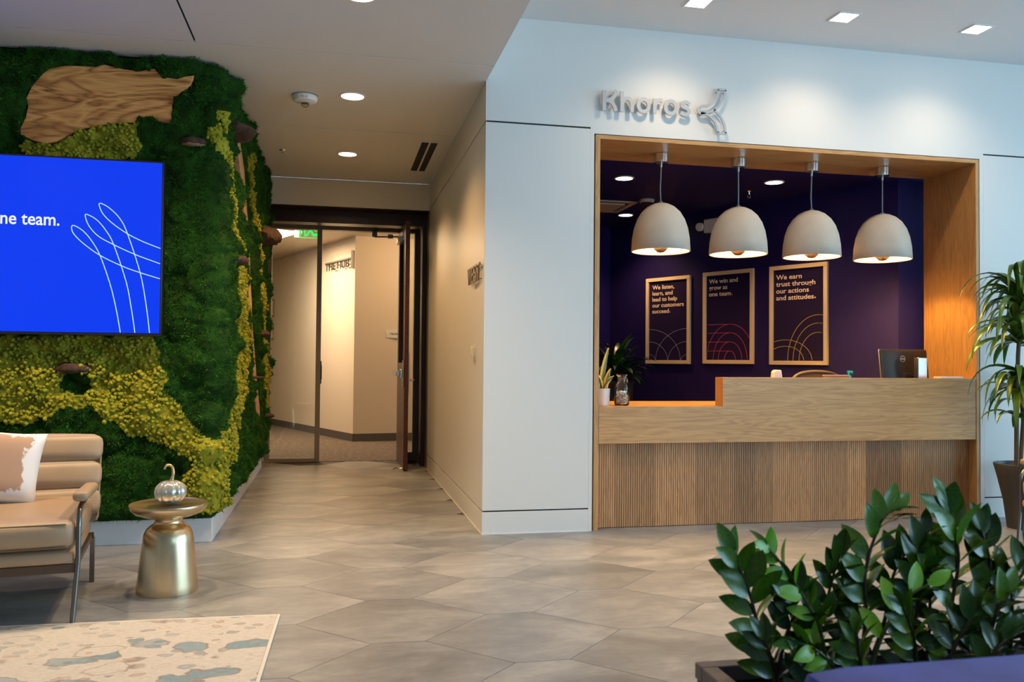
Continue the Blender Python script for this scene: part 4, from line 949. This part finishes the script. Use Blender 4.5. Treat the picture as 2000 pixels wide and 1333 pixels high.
# ------------------------------------------------------------------ posters on the angled purple wall
def poster(s_left, s_right, z0, z1, label, lines, tx, ty, tw, th, dot, dcol, arcs, acol, dotxy):
    W = s_left-s_right; H = z1-z0; o = PA+UB*s_left; o.z = z0; o = o+NB*.001
    M = frame_mat(o, -UB)
    c = M @ Vector((W/2, H/2, 0)); t = thing('framed_poster', label, 'poster', c, 0, 'framed posters on the purple wall')
    b = .040; d = .030
    for nm, q in (('frame_rail', (0, 0, W, b)), ('frame_rail', (0, H-b, W, H)), ('frame_stile', (0, b, b, H-b)), ('frame_stile', (W-b, b, W, H-b))):
        part(MB().box(q[0], q[1], 0, q[2], q[3], d).xf(M), nm, 'poster_frame', t, .002)
    part(MB().box(b, b, 0, W-b, H-b, .012).xf(M), 'print', 'poster_navy', t)
    def raw(body, size):
        cu = bpy.data.curves.new('line', 'FONT'); cu.body = body; cu.size = size; cu.extrude = .0004; cu.offset = .014*size; cu.resolution_u = 4
        ob = bpy.data.objects.new('line', cu); COL.objects.link(ob)
        me = bpy.data.meshes.new_from_object(ob.evaluated_get(bpy.context.evaluated_depsgraph_get()))
        bpy.data.objects.remove(ob); bpy.data.curves.remove(cu)
        xs = [v_.co.x for v_ in me.vertices]; return me, min(xs), max(xs), max(v_.co.y for v_ in me.vertices)
    sz = .045/raw('H', 1)[3]; got = [raw(l_, sz) for l_ in lines.split('\n')]; sx = tw/max(g[2]-g[1] for g in got)
    for k, l_ in enumerate(lines.split('\n')):
        ws_ = l_.split(' ')
        for q in range(len(ws_)):                       # one part per printed word
            me, a, b_, _ = raw(ws_[q], sz); _, a0, e0, _ = raw(' '.join(ws_[:q+1]), sz); x0 = e0-(b_-a)-got[k][1]
            me.materials.clear(); me.transform(M @ Matrix.Translation((tx, H-ty-.045-.068*k, .0128)) @ Matrix.Diagonal((sx, 1, 1, 1)) @ Matrix.Translation((x0-a, 0, 0))); me.name = 'printed_word'
            settle('printed_word', me, t, 'print_cream', smooth=False)
    me, a, b_, _ = got[-1]; dotxy = (tx+(b_-a)*sx+.014, ty+.045+.068*(len(got)-1)-.008)
    if dot: part(MB().prism([(dotxy[0]+.008*math.cos(k*PI/5), H-dotxy[1]+.008*math.sin(k*PI/5)) for k in range(10)], .0122, .0132, 'z').xf(M), 'full_stop', dcol, t)
    for pts in arcs:
        run = []
        for p in pts+[None]:
            if p is not None and b < p[0] < W-b and b < p[1] < H-b: run.append(p)
            else:
                if len(run) > 2: part(MB().ribbon(run, .004, .0122, .0130, put=lambda a, e, h: (a, e, h)).xf(M), 'arc_line', acol, t)
                run = []
def ell(cx, cy, rx, ry, a0, a1, n=60): return [(cx+rx*math.cos(R(a0+(a1-a0)*i/n)), cy+ry*math.sin(R(a0+(a1-a0)*i/n))) for i in range(n+1)]
A1 = [ell(.04, .035, .46*k, .355*k, 0, 100) for k in (1, .60, .20)]+[ell(.60, .035, .46*k, .355*k, 80, 180) for k in (1, .60, .20)]
poster(2.948, 2.308, 1.205, 2.178, 'framed dark poster reading We listen, leftmost of three on the purple wall', 'We listen,\nlearn, and\nlead to help\nour customers\nsucceed', .088, .083, .457, .322, True, 'print_lavender', A1, 'print_lavender', (.352, .398))
A2 = []
for k, (rx, ry) in enumerate(((.30, .375), (.215, .285), (.15, .19), (.07, .095))):
    A2 += [ell(.345, .04, rx, ry, 0, 180), [(.04+.305*i/20, .04+ry) for i in range(21)]]
poster(2.130, 1.491, 1.211, 2.187, 'framed dark poster reading We win, middle of three on the purple wall', 'We win and\ngrow as\none team', .073, .077, .368, .194, True, 'print_red', A2, 'print_red', (.376, .264))
A3 = [ell(.53, .04, .33*k, .44*k, 80, 180) for k in (1, .82, .62)]+[ell(.17, .04, .295*k, .205*k, 0, 150) for k in (1, .70)]
poster(1.300, .668, 1.207, 2.184, 'framed dark poster reading We earn, with yellow arcs, rightmost of three', 'We earn\ntrust through\nour actions\nand attitudes', .070, .090, .430, .246, True, 'print_yellow', A3, 'print_yellow', (.510, .330))
# emergency light
em = thing('emergency_light', 'white twin-head emergency light behind the second pendant', 'emergency light', (3.93, 8.33, 2.68))
oE = PA+UB*2.09; oE.z = 2.605; ME = frame_mat(oE+NB*.001, -UB)
part(MB().box(0, 0, 0, .36, .15, .07).xf(ME), 'housing', 'white_plastic', em, .01)
for q in (-.045, .405): part(MB().tube([(q, .08, .03), (q, .07, .09)], .045, 14).tube([(q, .08, .03), (q+(.05 if q < 0 else -.05), .08, .03)], .015, 8).xf(ME), 'lamp_head', 'white_plastic', em)
# leafy floor plant behind the desk
def blade(base, d0, length, width, droop, n=7, fold=.25, prof=None, twist=0):
    """arching leaf: starts along d0, bends down by droop; three points across"""
    p = Vector(base); d = Vector(d0).normalized(); vs = []; st = length/n
    sd0 = d.cross(Vector((0, 0, 1)));  sd0 = sd0.normalized() if sd0.length > .05 else Vector((1, 0, 0))
    for i in range(n+1):
        u = i/n; w = width/2*(prof(u) if prof else math.sin(PI*min(1, (.08+.92*u)))**.75 if u < 1 else 0)
        sd_ = (Matrix.Rotation(twist, 3, d) @ sd0); nn = sd_.cross(d).normalized()
        vs += [p-sd_*w+nn*w*fold, p.copy(), p+sd_*w+nn*w*fold]
        p = p+d*st; d = (d+Vector((0, 0, -droop*st/length*(.4+1.6*u)))).normalized()
        q = sd0-d*sd0.dot(d); sd0 = q.normalized() if q.length > .01 else sd0
    fs = []
    for i in range(n): fs += [(i*3, i*3+1, (i+1)*3+1, (i+1)*3), (i*3+1, i*3+2, (i+1)*3+2, (i+1)*3+1)]
    m = MB(); m.add(vs, fs); return m
lp = thing('peace_lily', 'bushy dark green plant in a black floor pot in the purple corner', 'plant', (2.93, 8.62, 0))
part(local(MB().lathe([(0, .0), (.17, .0), (.19, .98), (.205, 1.0), (.205, 1.02), (.185, 1.02), (.18, .97), (0, .97)], n=28), lp), 'pot', 'dark_pot', lp, sharp=50)
part(local(MB().lathe([(0, .975), (.182, .975)], n=20), lp), 'soil', 'soil', lp)
for k in range(90):
    a = random.uniform(0, 2*PI); el = random.uniform(.25, 1.25); r0 = random.uniform(0, .08)
    st = Vector((r0*math.cos(a), r0*math.sin(a), .97+random.uniform(.02, .22)))
    part(local(blade(st, (math.cos(a)*math.cos(el), math.sin(a)*math.cos(el), math.sin(el)), random.uniform(.24, .46), random.uniform(.05, .08), random.uniform(.7, 2.0)), lp), 'leaf', 'lily_leaf', lp, sharp=80)

# ------------------------------------------------------------------ hub: signs, exit sign, lights, pictures
hs = thing('room_sign', 'hanging letters THE HUB under a thin bar in the corridor beyond', 'sign', HA+hd*.55+hn*.05+Vector((0, 0, 2.73)))
def onhub(t, z, out): p = HA+hd*t+hn*out; return Vector((p.x, p.y, z))
def hbar(t0, t1, z0, z1, o0, o1):
    m = MB(); m.add([onhub(t0, z0, o0), onhub(t1, z0, o0), onhub(t1, z0, o1), onhub(t0, z0, o1), onhub(t0, z1, o0), onhub(t1, z1, o0), onhub(t1, z1, o1), onhub(t0, z1, o1)], [(0, 1, 2, 3), (4, 5, 6, 7), (0, 1, 5, 4), (1, 2, 6, 5), (2, 3, 7, 6), (3, 0, 4, 7)]); return m
part(hbar(.045, 1.10, 2.740, 2.760, .001, .04), 'sign_bar', 'bronze_frame', hs); part(hbar(.03, .065, 2.59, 2.86, .001, .04), 'sign_post', 'bronze_frame', hs)
text('lettering', 'THE HUB', frame_mat(onhub(1.07, 2.735, .045), -hd), 'black_letter', hs, .1, .008, .0, width=.94, height=.115)
pq = thing('wall_plaque', 'small white room plaque with dark lettering beside the open door', 'sign', (.86, 12.93, 1.62))
part(MB().box(.755, 12.915, 1.555, 1.02, 12.925, 1.675), 'plate', 'white_plastic', pq, .002); text('lettering', 'THE HUB', frame_mat((.81, 12.9145, 1.627), (1, 0, 0)), 'black_letter', pq, .03, .001, .001, width=.125, height=.026)
ex = thing('exit_sign', 'green glass exit sign hanging beyond the door frame, seen mirrored', 'sign', (-.37, 11.2, 2.80))
part(MB().box(-.53, 11.19, 2.785, -.20, 11.198, 3.02), 'panel', 'lens_glass', ex); part(MB().box(-.53, 11.188, 2.783, -.20, 11.20, 2.789), 'lit_edge', 'exit_green', ex)
part(MB().box(-.54, 11.17, 3.02, -.19, 11.22, 3.075), 'canopy', 'white_plastic', ex)
text('lettering', 'EXIT', frame_mat((-.215, 11.201, 2.97), (-1, 0, 0)), 'exit_green', ex, .1, .002, .004, width=.29, height=.16)
tf = thing('ceiling_panel_light', 'bright rectangular panel light in the ceiling beyond the glass', 'ceiling light', (-.95, 13.0, 3.07))
qa, qb, qc, qd = Vector((-.986, 13.657, 0)), Vector((-.50, 12.62, 0)), Vector((-1.05, 12.36, 0)), Vector((-1.54, 13.40, 0))
def quad(z0, z1, k):
    c = (qa+qb+qc+qd)/4; P = [c+(p-c)*k for p in (qa, qb, qc, qd)]
    m = MB(); m.add([(p.x, p.y, z0) for p in P]+[(p.x, p.y, z1) for p in P], [(3, 2, 1, 0), (4, 5, 6, 7)]+[(i, (i+1) % 4, 4+(i+1) % 4, 4+i) for i in range(4)]); return m
part(quad(3.066, 3.074, 1.05), 'frame', 'white_plastic', tf); part(quad(3.062, 3.065, 1.0), 'diffuser', 'troffer', tf)
for k, (z0, z1, lb) in enumerate(((2.0, 2.33, 'upper'), (1.58, 1.89, 'lower'))):
    pf = thing('picture_frame', lb+' of two thin pale picture frames beyond the glass, by the moss edge', 'picture', onhub(3.95, (z0+z1)/2, .02), 0, 'picture frames beyond the glass')
    part(hbar(3.66, 4.3, z0, z1, .001, .02), 'frame', 'bark_under', pf); part(hbar(3.70, 4.26, z0+.03, z1-.03, .02, .023), 'print', 'paper', pf)
lamp('hub_light', 'SPOT', onhub(.75, 3.03, .55), P_HUB*.30, (1, .70, .40), tf, 110, .8, .12, aim=onhub(.55, 1.9, 0))
lamp('hub_light', 'AREA', (-1.0, 12.9, 3.0), P_HUB*2.4, (1, .66, .36), tf, aim=(-1.0, 12.9, 0)).data.size = .9
lamp('hub_light', 'POINT', (1.4, 11.7, 2.9), P_HUB*1.2, (1, .64, .33), tf, radius=.2)

# ------------------------------------------------------------------ rug
rg = thing('rug', 'faded cream and blue oriental rug under the sofa legs', 'rug', (-1.8, 3.0, 0), R(-1.6))
part(local(MB().box(-1.6, -1.5, .001, 1.515, 1.21, .011), rg), 'pile', 'rug_pile', rg); 
part(local(MB().box(1.515, -1.5, .001, 1.530, 1.225, .012).box(-1.6, 1.21, .001, 1.515, 1.225, .012), rg), 'binding', 'rug_binding', rg, .003)
# ------------------------------------------------------------------ leather seats
def seat_unit(name, label, cat, loc, rz, hw, nlegs, lift=.012):
    """origin on the floor under the right back leg line; front faces local -Y; x from -2*hw to 0"""
    t = thing(name, label, cat, loc, rz); cx = -hw; W = 2*hw
    part(local(MB().rbox((cx, -.40, .405), (W-.03, .80, .135), .045, 8, bulge=.018), t), 'seat_cushion', 'leather', t)
    part(local(MB().rbox((cx, -.40, .300), (W-.03, .80, .070), .034, 6, bulge=.004), t), 'seat_base', 'leather', t)
    for z in (.455, .352): part(local(MB().tube([(-.05, -.797, z), (-W+.05, -.797, z)], .0032, 6), t), 'seam', 'leather_seam', t)
    # reclined back with three channels
    bk = Matrix.Translation((cx, -.045, .335)) @ Matrix.Rotation(R(-19), 4, 'X')
    L_ = part(local(MB().rbox((0, 0, 0), (W+.04, .065, .47), .03, 6, mat=bk @ Matrix.Translation((0, .045, .235))), t), 'back_shell', 'leather', t)
    for k, (z0, z1) in enumerate(((.03, .175), (.18, .325), (.33, .475))):
        part(local(MB().rbox((0, 0, 0), (W+.035, .075, z1-z0), .034, 8, mat=bk @ Matrix.Translation((0, -.01, (z0+z1)/2)), bulge=.012), t), 'back_channel', 'leather', L_)
    for sx in (W/2+.012, -W/2-.012): part(local(MB().tube([bk @ Vector((sx, .012, .03)), bk @ Vector((sx, .012, .455)), bk @ Vector((sx*.97, .012, .475))], .004, 6), t), 'seam', 'leather_seam', L_)
    part(local(MB().box(-W+.03, -.775, .228, -.0, -.755, .268).box(-W+.03, -.03, .228, 0, -.01, .268).box(-.03, -.76, .232, -.008, -.02, .262).box(-W+.008, -.76, .232, -W+.03, -.02, .262), t), 'rail', 'rail_brown', t, .002)
    for sx in (0, -W):
        L2 = part(local(MB().tube([(sx+(-.014 if sx == 0 else .014), -.82, lift), (sx, -.775, .28), (sx, -.775, .43), (sx, -.765, .485), (sx, -.735, .518), (sx, -.69, .528), (sx, -.35, .520), (sx, -.10, .505)], .0115, 10), t), 'arm_tube', 'gunmetal', t)
        am = MB().rbox((0, 0, 0), (.070, .56, .048), .022, 6, mat=Matrix.Translation((sx, -.475, .556)) @ Matrix.Rotation(R(-3), 4, 'X')); part(local(am, t), 'arm_pad', 'leather', t)
    for i in range(nlegs):
        sx = -.006 if i == 0 else (-W+.006 if i == nlegs-1 else -W*i/(nlegs-1))
        part(local(MB().box(sx-.012, -.034, 0, sx+.012, -.008, .24), t), 'back_leg', 'gunmetal', t, .002)
    return t
so = seat_unit('sofa', 'taupe leather settee with channelled back and steel tube arms beside the brass table', 'sofa', (-1.273, 5.02, 0), R(9.4), .46, 3)
ch = seat_unit('armchair', 'matching taupe leather armchair cut off by the right photo edge', 'armchair', (5.36, 4.36, 0), R(-84), .31, 2, 0)
pi_ = thing('cushion', 'white throw cushion with a tan hide patch on the settee', 'cushion', (-1.655, 4.72, .475), R(14))
pm = MB(); N_ = 14; vs = []
for side in (1, -1):
    for i in range(N_+1):
        for j in range(N_+1):
            u, v = 2*i/N_-1, 2*j/N_-1; th = .065*((1-u**4)*(1-v**4))**.6; pinch = 1-.07*(1-abs(u)**2)*abs(v)**2-.0; pin2 = 1-.07*(1-abs(v)**2)*abs(u)**2
            vs.append((u*.195*pin2, -side*th, v*.195*pinch+.0))
q = N_+1; fs = []
for sdx in (0, 1):
    for i in range(N_):
        for j in range(N_):
            a = sdx*q*q+i*q+j; f = (a, a+q, a+q+1, a+1); fs.append(f if sdx == 0 else f[::-1])
pm.v = vs; pm.f = fs; pm.mi = [0]*len(fs)
pc = part(MB().add([ (Matrix.Translation((0, 0, .19)) @ Matrix.Rotation(R(-20), 4, 'X') @ Vector(p)) for p in vs], fs) and local(MB().add(vs, fs), pi_), 'cover', 'pillow_print', pi_, sharp=80, fix=False)
bm = bmesh.new(); bm.from_mesh(pc.data); bmesh.ops.remove_doubles(bm, verts=bm.verts, dist=.0006); bmesh.ops.recalc_face_normals(bm, faces=bm.faces); bm.to_mesh(pc.data); bm.free()
pc.location = (0, 0, .185); pc.rotation_euler = (R(-20), R(7), 0)
# ------------------------------------------------------------------ brass table and glass pumpkin
bt = thing('side_table', 'brushed brass pedestal side table beside the settee', 'side table', (-.842, 4.74, 0))
part(local(MB().lathe([(.0, .400), (.06, .400), (.085, .392), (.125, .395), (.165, .410), (.188, .432), (.195, .455), (.193, .4585), (.189, .458), (.186, .455), (0, .453)], n=64), bt), 'tabletop', 'brushed_brass', bt, sharp=50)
part(local(MB().lathe([(.153, .0), (.1535, .004), (.150, .04), (.142, .12), (.134, .20), (.127, .26), (.121, .30), (.110, .325), (.092, .342), (.076, .352), (.069, .362), (.070, .378), (.078, .390), (.086, .394)], n=64), bt), 'pedestal', 'brushed_brass', bt, sharp=50)
gp = thing('glass_pumpkin', 'silvery glass pumpkin with a curled gold stem on the brass table', 'pumpkin', (-.832, 4.72, .456))
pv = []; fs = []; NA, NZ = 60, 16
for i in range(NA):
    a = 2*PI*i/NA; rib = 1-.12*abs(math.cos(a*6))**5
    for k in range(NZ+1):
        ph = PI*k/NZ; r_ = .080*math.sin(ph)**.8*(1-(1-rib)*math.sin(ph)); zz = .062-.063*math.cos(ph); dip = .012*max(0, 1-(r_/.035))**2 if k > NZ*.6 else 0
        pv.append((r_*math.cos(a), r_*math.sin(a), zz-dip))
for i in range(NA):
    j = (i+1) % NA
    for k in range(NZ): fs.append((i*(NZ+1)+k, j*(NZ+1)+k, j*(NZ+1)+k+1, i*(NZ+1)+k+1))
m = MB(); m.add(pv, fs); part(local(m, gp), 'body', 'mercury_glass', gp, sharp=70)
part(local(MB().tube(catmull([(.004, 0, .106), (.006, 0, .128), (.011, 0, .148), (.012, 0, .172), (.006, 0, .194), (-.010, 0, .204), (-.026, 0, .198), (-.031, 0, .182)], 4), [.020]*2+[.017, .014]+[.010, .009, .0085, .008]+[.0075]*4+[.007]*4+[.0065]*4+[.006]*4+[.0055]*5, 10), gp), 'stem', 'gold_leaf', gp)

# ------------------------------------------------------------------ dracaena by the right wall
dr = thing('dracaena', 'tall dracaena with drooping strap leaves in a brown tapered pot', 'plant', (5.10, 5.47, 0))
part(local(MB().lathe([(0, 0), (.125, 0), (.150, .20), (.195, .40), (.215, .475), (.213, .482), (.200, .482), (.195, .45), (0, .45)], n=36), dr), 'pot', 'brown_pot', dr, sharp=50)
so_ = MB().lathe([(0, .474), (.12, .470), (.199, .455)], n=28); part(local(so_, dr), 'soil', 'soil', dr)
part(local(MB().tube([(-.08, 0, .45), (-.085, -.01, .9), (-.07, -.01, 1.3), (-.03, 0, 1.72)], [.017, .016, .015, .012], 10), dr), 'trunk', 'trunk', dr)
part(local(MB().tube([(-.02, .03, .45), (0, .02, .8), (-.03, .02, 1.15)], [.016, .015, .012], 10), dr), 'trunk', 'trunk', dr)
random.seed(21)
sw_prof = lambda u: max(0, min(1, u/.12+.35))*(1-u**3.2)
for hx, hy, hz, nl, l0, l1 in ((-.03, 0, 1.72, 58, .42, .66), (-.06, .0, 1.45, 38, .38, .58), (-.04, .02, 1.12, 46, .34, .52), (-.075, -.01, .92, 12, .24, .36)):
    for k in range(nl):
        a = 2.39996*k+random.uniform(-.3, .3); el = random.uniform(-.05, 1.0) if k % 3 else random.uniform(.6, 1.25)
        if hz < 1.3: el = random.uniform(-.2, .8)
        ln = random.uniform(l0, l1)
        if math.sin(a) > .55: ln *= .72
        st = (hx, hy, hz+random.uniform(-.10, .06))
        part(local(blade(st, (math.cos(a)*math.cos(el), math.sin(a)*math.cos(el), math.sin(el)), ln, random.uniform(.046, .066), random.uniform(2.2, 4.0), 10, .3, sw_prof, random.uniform(-.4, .4)), dr), 'leaf', 'dracaena_leaf', dr, sharp=80)

# ------------------------------------------------------------------ zz plant planter and blue sofa in the foreground
pl = thing('planter_box', 'long taupe planter box filled with soil in the foreground', 'planter', (1.6, 1.74, 0))
px0, px1, py0, py1, pz = .862, 2.30, 1.56, 1.919, .50
part(MB().box(px0, py0, .0, px1, py0+.012, pz-.04).box(px0, py1-.012, 0, px1, py1, pz-.04).box(px0, py0+.012, 0, px0+.012, py1-.012, pz-.04).box(px1-.012, py0+.012, 0, px1, py1-.012, pz-.04).box(px0+.012, py0+.012, .0, px1-.012, py1-.012, .012), 'body', 'planter_taupe', pl, .002)
part(MB().box(px0-.004, py0-.004, pz-.038, px1+.004, py0+.036, pz).box(px0-.004, py1-.036, pz-.038, px1+.004, py1+.004, pz).box(px0-.004, py0+.036, pz-.038, px0+.036, py1-.036, pz).box(px1-.036, py0+.036, pz-.038, px1+.004, py1-.036, pz), 'rim', 'planter_taupe', pl, .003)
so_ = MB(); ns = 26
gv = [(px0+.013+(px1-px0-.026)*i/ns, py0+.013+(py1-py0-.026)*j/8, .455+.018*noise.noise((i*.7, j*.9, 2))) for i in range(ns+1) for j in range(9)]
so_.add(gv, [(i*9+j, (i+1)*9+j, (i+1)*9+j+1, i*9+j+1) for i in range(ns) for j in range(8)]); part(so_, 'soil', 'soil', pl)
zz = thing('zz_plant', 'glossy dark green ZZ plant growing thickly in the taupe planter', 'plant', (1.4, 1.74, .46))
random.seed(5)
zprof = lambda u: max(.02, math.sin(PI*u**.85)**.8) if u < 1 else 0
lm = []
for nm in ('zz_leaf', 'zz_leaf_young', 'zz_leaf_dark'):
    m = blade((0, 0, 0), (0, 1, 0), 1.0, .47, .35, 8, .22, zprof)
    me = bpy.data.meshes.new('leaflet'); me.from_pydata(m.v, [], m.f); me.update(); me.shade_smooth(); me.materials.append(MATS[nm]); lm.append(me)
def zstem(pts, kind, nl, l0, r=.006, start=.12):
    c = catmull([Vector(p) for p in pts], 8); c = [Vector(p) for p in c]
    rs = [r*(1-.6*i/(len(c)-1)) for i in range(len(c))]
    S_ = part(MB().tube(c, rs, 7), 'stem', 'stem_dark' if kind != 1 else 'stem_green', zz)
    for k in range(nl):
        u = start+(1-start)*k/max(1, nl-1)*.985; i = u*(len(c)-1); i0 = min(int(i), len(c)-2); p = c[i0].lerp(c[i0+1], i-i0); t = (c[i0+1]-c[i0]).normalized()
        sd_ = t.cross(Vector((-.15, -1, .25))).normalized(); sgn = 1 if k % 2 else -1
        spread = .95*(1-.62*u); 
        d = (t*(1-spread*.62)+sd_*sgn*spread+Vector((0, random.uniform(-.35, .35), random.uniform(-.05, .20)))).normalized()
        if k == nl-1: d = t
        L = l0*(.72+.45*math.sin(PI*min(1, u*.9)))*random.uniform(.9, 1.1)
        nrm = (t.cross(sd_)*sgn*1.0 + Vector((random.uniform(-.4, .4), -.8, .7))).normalized(); xx = d.cross(nrm).normalized(); nn = xx.cross(d)
        M = Matrix(((xx.x, d.x, nn.x, p.x), (xx.y, d.y, nn.y, p.y), (xx.z, d.z, nn.z, p.z), (0, 0, 0, 1))) @ Matrix.Diagonal((L, L, L, 1))
        o = bpy.data.objects.new('leaflet', lm[kind]); COL.objects.link(o); o.parent = S_; o.matrix_local = ROOT[zz.name].inverted() @ M
Yp = 1.84
for pts, kind, nl, l0 in (
    ([(1.020, Yp, .46), (.985, Yp, .58), (.955, Yp, .69), (.915, Yp, .775)], 0, 15, .088),
    ([(1.150, Yp-.02, .46), (1.125, Yp-.02, .60), (1.060, Yp, .72), (1.000, Yp, .79)], 1, 14, .070),
    ([(1.155, Yp-.06, .46), (1.130, Yp-.08, .52), (1.070, Yp-.1, .575), (1.010, Yp-.1, .60)], 1, 10, .062),
    ([(1.240, Yp, .46), (1.262, Yp, .60), (1.262, Yp, .72), (1.300, Yp, .83), (1.335, Yp, .865)], 0, 17, .085),
    ([(1.235, Yp-.04, .46), (1.275, Yp-.04, .57), (1.335, Yp-.04, .655), (1.395, Yp-.05, .695)], 1, 9, .074),
    ([(1.495, Yp, .46), (1.500, Yp, .62), (1.520, Yp, .75), (1.485, Yp, .865)], 0, 17, .105),
    ([(1.540, Yp+.02, .46), (1.625, Yp, .60), (1.720, Yp, .71), (1.800, Yp-.02, .80)], 2, 15, .092),
    ([(1.545, Yp-.02, .46), (1.610, Yp-.03, .53), (1.670, Yp-.03, .56), (1.730, Yp-.03, .565)], 2, 9, .072),
    ([(1.400, Yp+.03, .46), (1.410, Yp+.02, .60), (1.400, Yp, .70), (1.420, Yp, .80)], 2, 15, .085),
    ([(1.130, Yp+.03, .46), (1.160, Yp+.03, .58), (1.180, Yp+.02, .68), (1.190, Yp, .76)], 2, 14, .085),
    ([(1.330, Yp-.08, .46), (1.330, Yp-.09, .54), (1.315, Yp-.1, .60), (1.290, Yp-.1, .66)], 0, 10, .070),
    ([(1.040, Yp+.03, .46), (1.060, Yp+.02, .56), (1.075, Yp, .64), (1.06, Yp, .70)], 2, 12, .078),
    ([(1.60, Yp+.03, .46), (1.605, Yp+.02, .60), (1.610, Yp, .72), (1.585, Yp, .81)], 2, 15, .090),
    ([(1.420, Yp-.06, .46), (1.450, Yp-.07, .55), (1.480, Yp-.08, .61), (1.500, Yp-.08, .64)], 2, 10, .078),
    ([(1.000, Yp-.06, .46), (.985, Yp-.07, .52), (.965, Yp-.08, .57), (.95, Yp-.08, .60)], 2, 9, .068),
    ([(1.660, Yp+.02, .46), (1.720, Yp+.02, .52), (1.780, Yp, .55), (1.84, Yp, .55)], 2, 9, .072),
    ([(1.220, Yp+.04, .46), (1.240, Yp+.04, .55), (1.255, Yp+.03, .63), (1.25, Yp+.02, .70)], 2, 12, .080),
    ([(1.300, Yp+.05, .46), (1.340, Yp+.04, .58), (1.360, Yp+.03, .70), (1.40, Yp+.02, .77)], 2, 13, .085),
    ([(1.10, Yp+.02, .46), (1.11, Yp+.01, .53), (1.13, Yp, .585), (1.16, Yp, .62)], 2, 10, .075),
    ([(1.20, Yp-.08, .46), (1.19, Yp-.09, .52), (1.175, Yp-.1, .57), (1.17, Yp-.1, .61)], 0, 9, .065),
    ([(1.36, Yp, .46), (1.375, Yp, .54), (1.40, Yp, .60), (1.41, Yp, .65)], 2, 11, .078),
    ([(1.45, Yp+.03, .46), (1.46, Yp+.03, .56), (1.455, Yp+.02, .66), (1.44, Yp, .72)], 2, 12, .082),
    ([(1.56, Yp-.05, .46), (1.555, Yp-.06, .55), (1.565, Yp-.07, .62), (1.59, Yp-.07, .67)], 0, 11, .080),
    ([(1.51, Yp-.08, .46), (1.52, Yp-.09, .51), (1.54, Yp-.1, .55), (1.57, Yp-.1, .575)], 2, 8, .070),
    ([(1.69, Yp+.03, .46), (1.70, Yp+.03, .56), (1.69, Yp+.02, .64), (1.67, Yp+.02, .70)], 2, 11, .080),
    ([(1.02, Yp-.1, .46), (1.04, Yp-.1, .50), (1.05, Yp-.1, .54), (1.045, Yp-.1, .57)], 2, 8, .065),
    ([(1.850, Yp, .46), (1.90, Yp, .62), (1.93, Yp, .74), (1.98, Yp, .83)], 2, 14, .090)):
    zstem(pts, kind, nl, l0)
bs = thing('blue_sofa', 'back of a navy blue upholstered sofa at the bottom right corner', 'sofa', (1.7, .95, 0))
part(MB().rbox((1.768, 1.19, .408), (2.0, .235, .61), .028, 8), 'backrest', 'blue_fabric', bs)
part(MB().rbox((1.783, .70, .33), (2.0, .80, .30), .05, 8), 'seat', 'blue_fabric', bs)
for x in (.83, 2.73):
    for y in (.34, 1.26): part(MB().tube([(x, y, 0), (x, y, .20)], [.016, .022], 10), 'leg', 'rail_brown', bs)
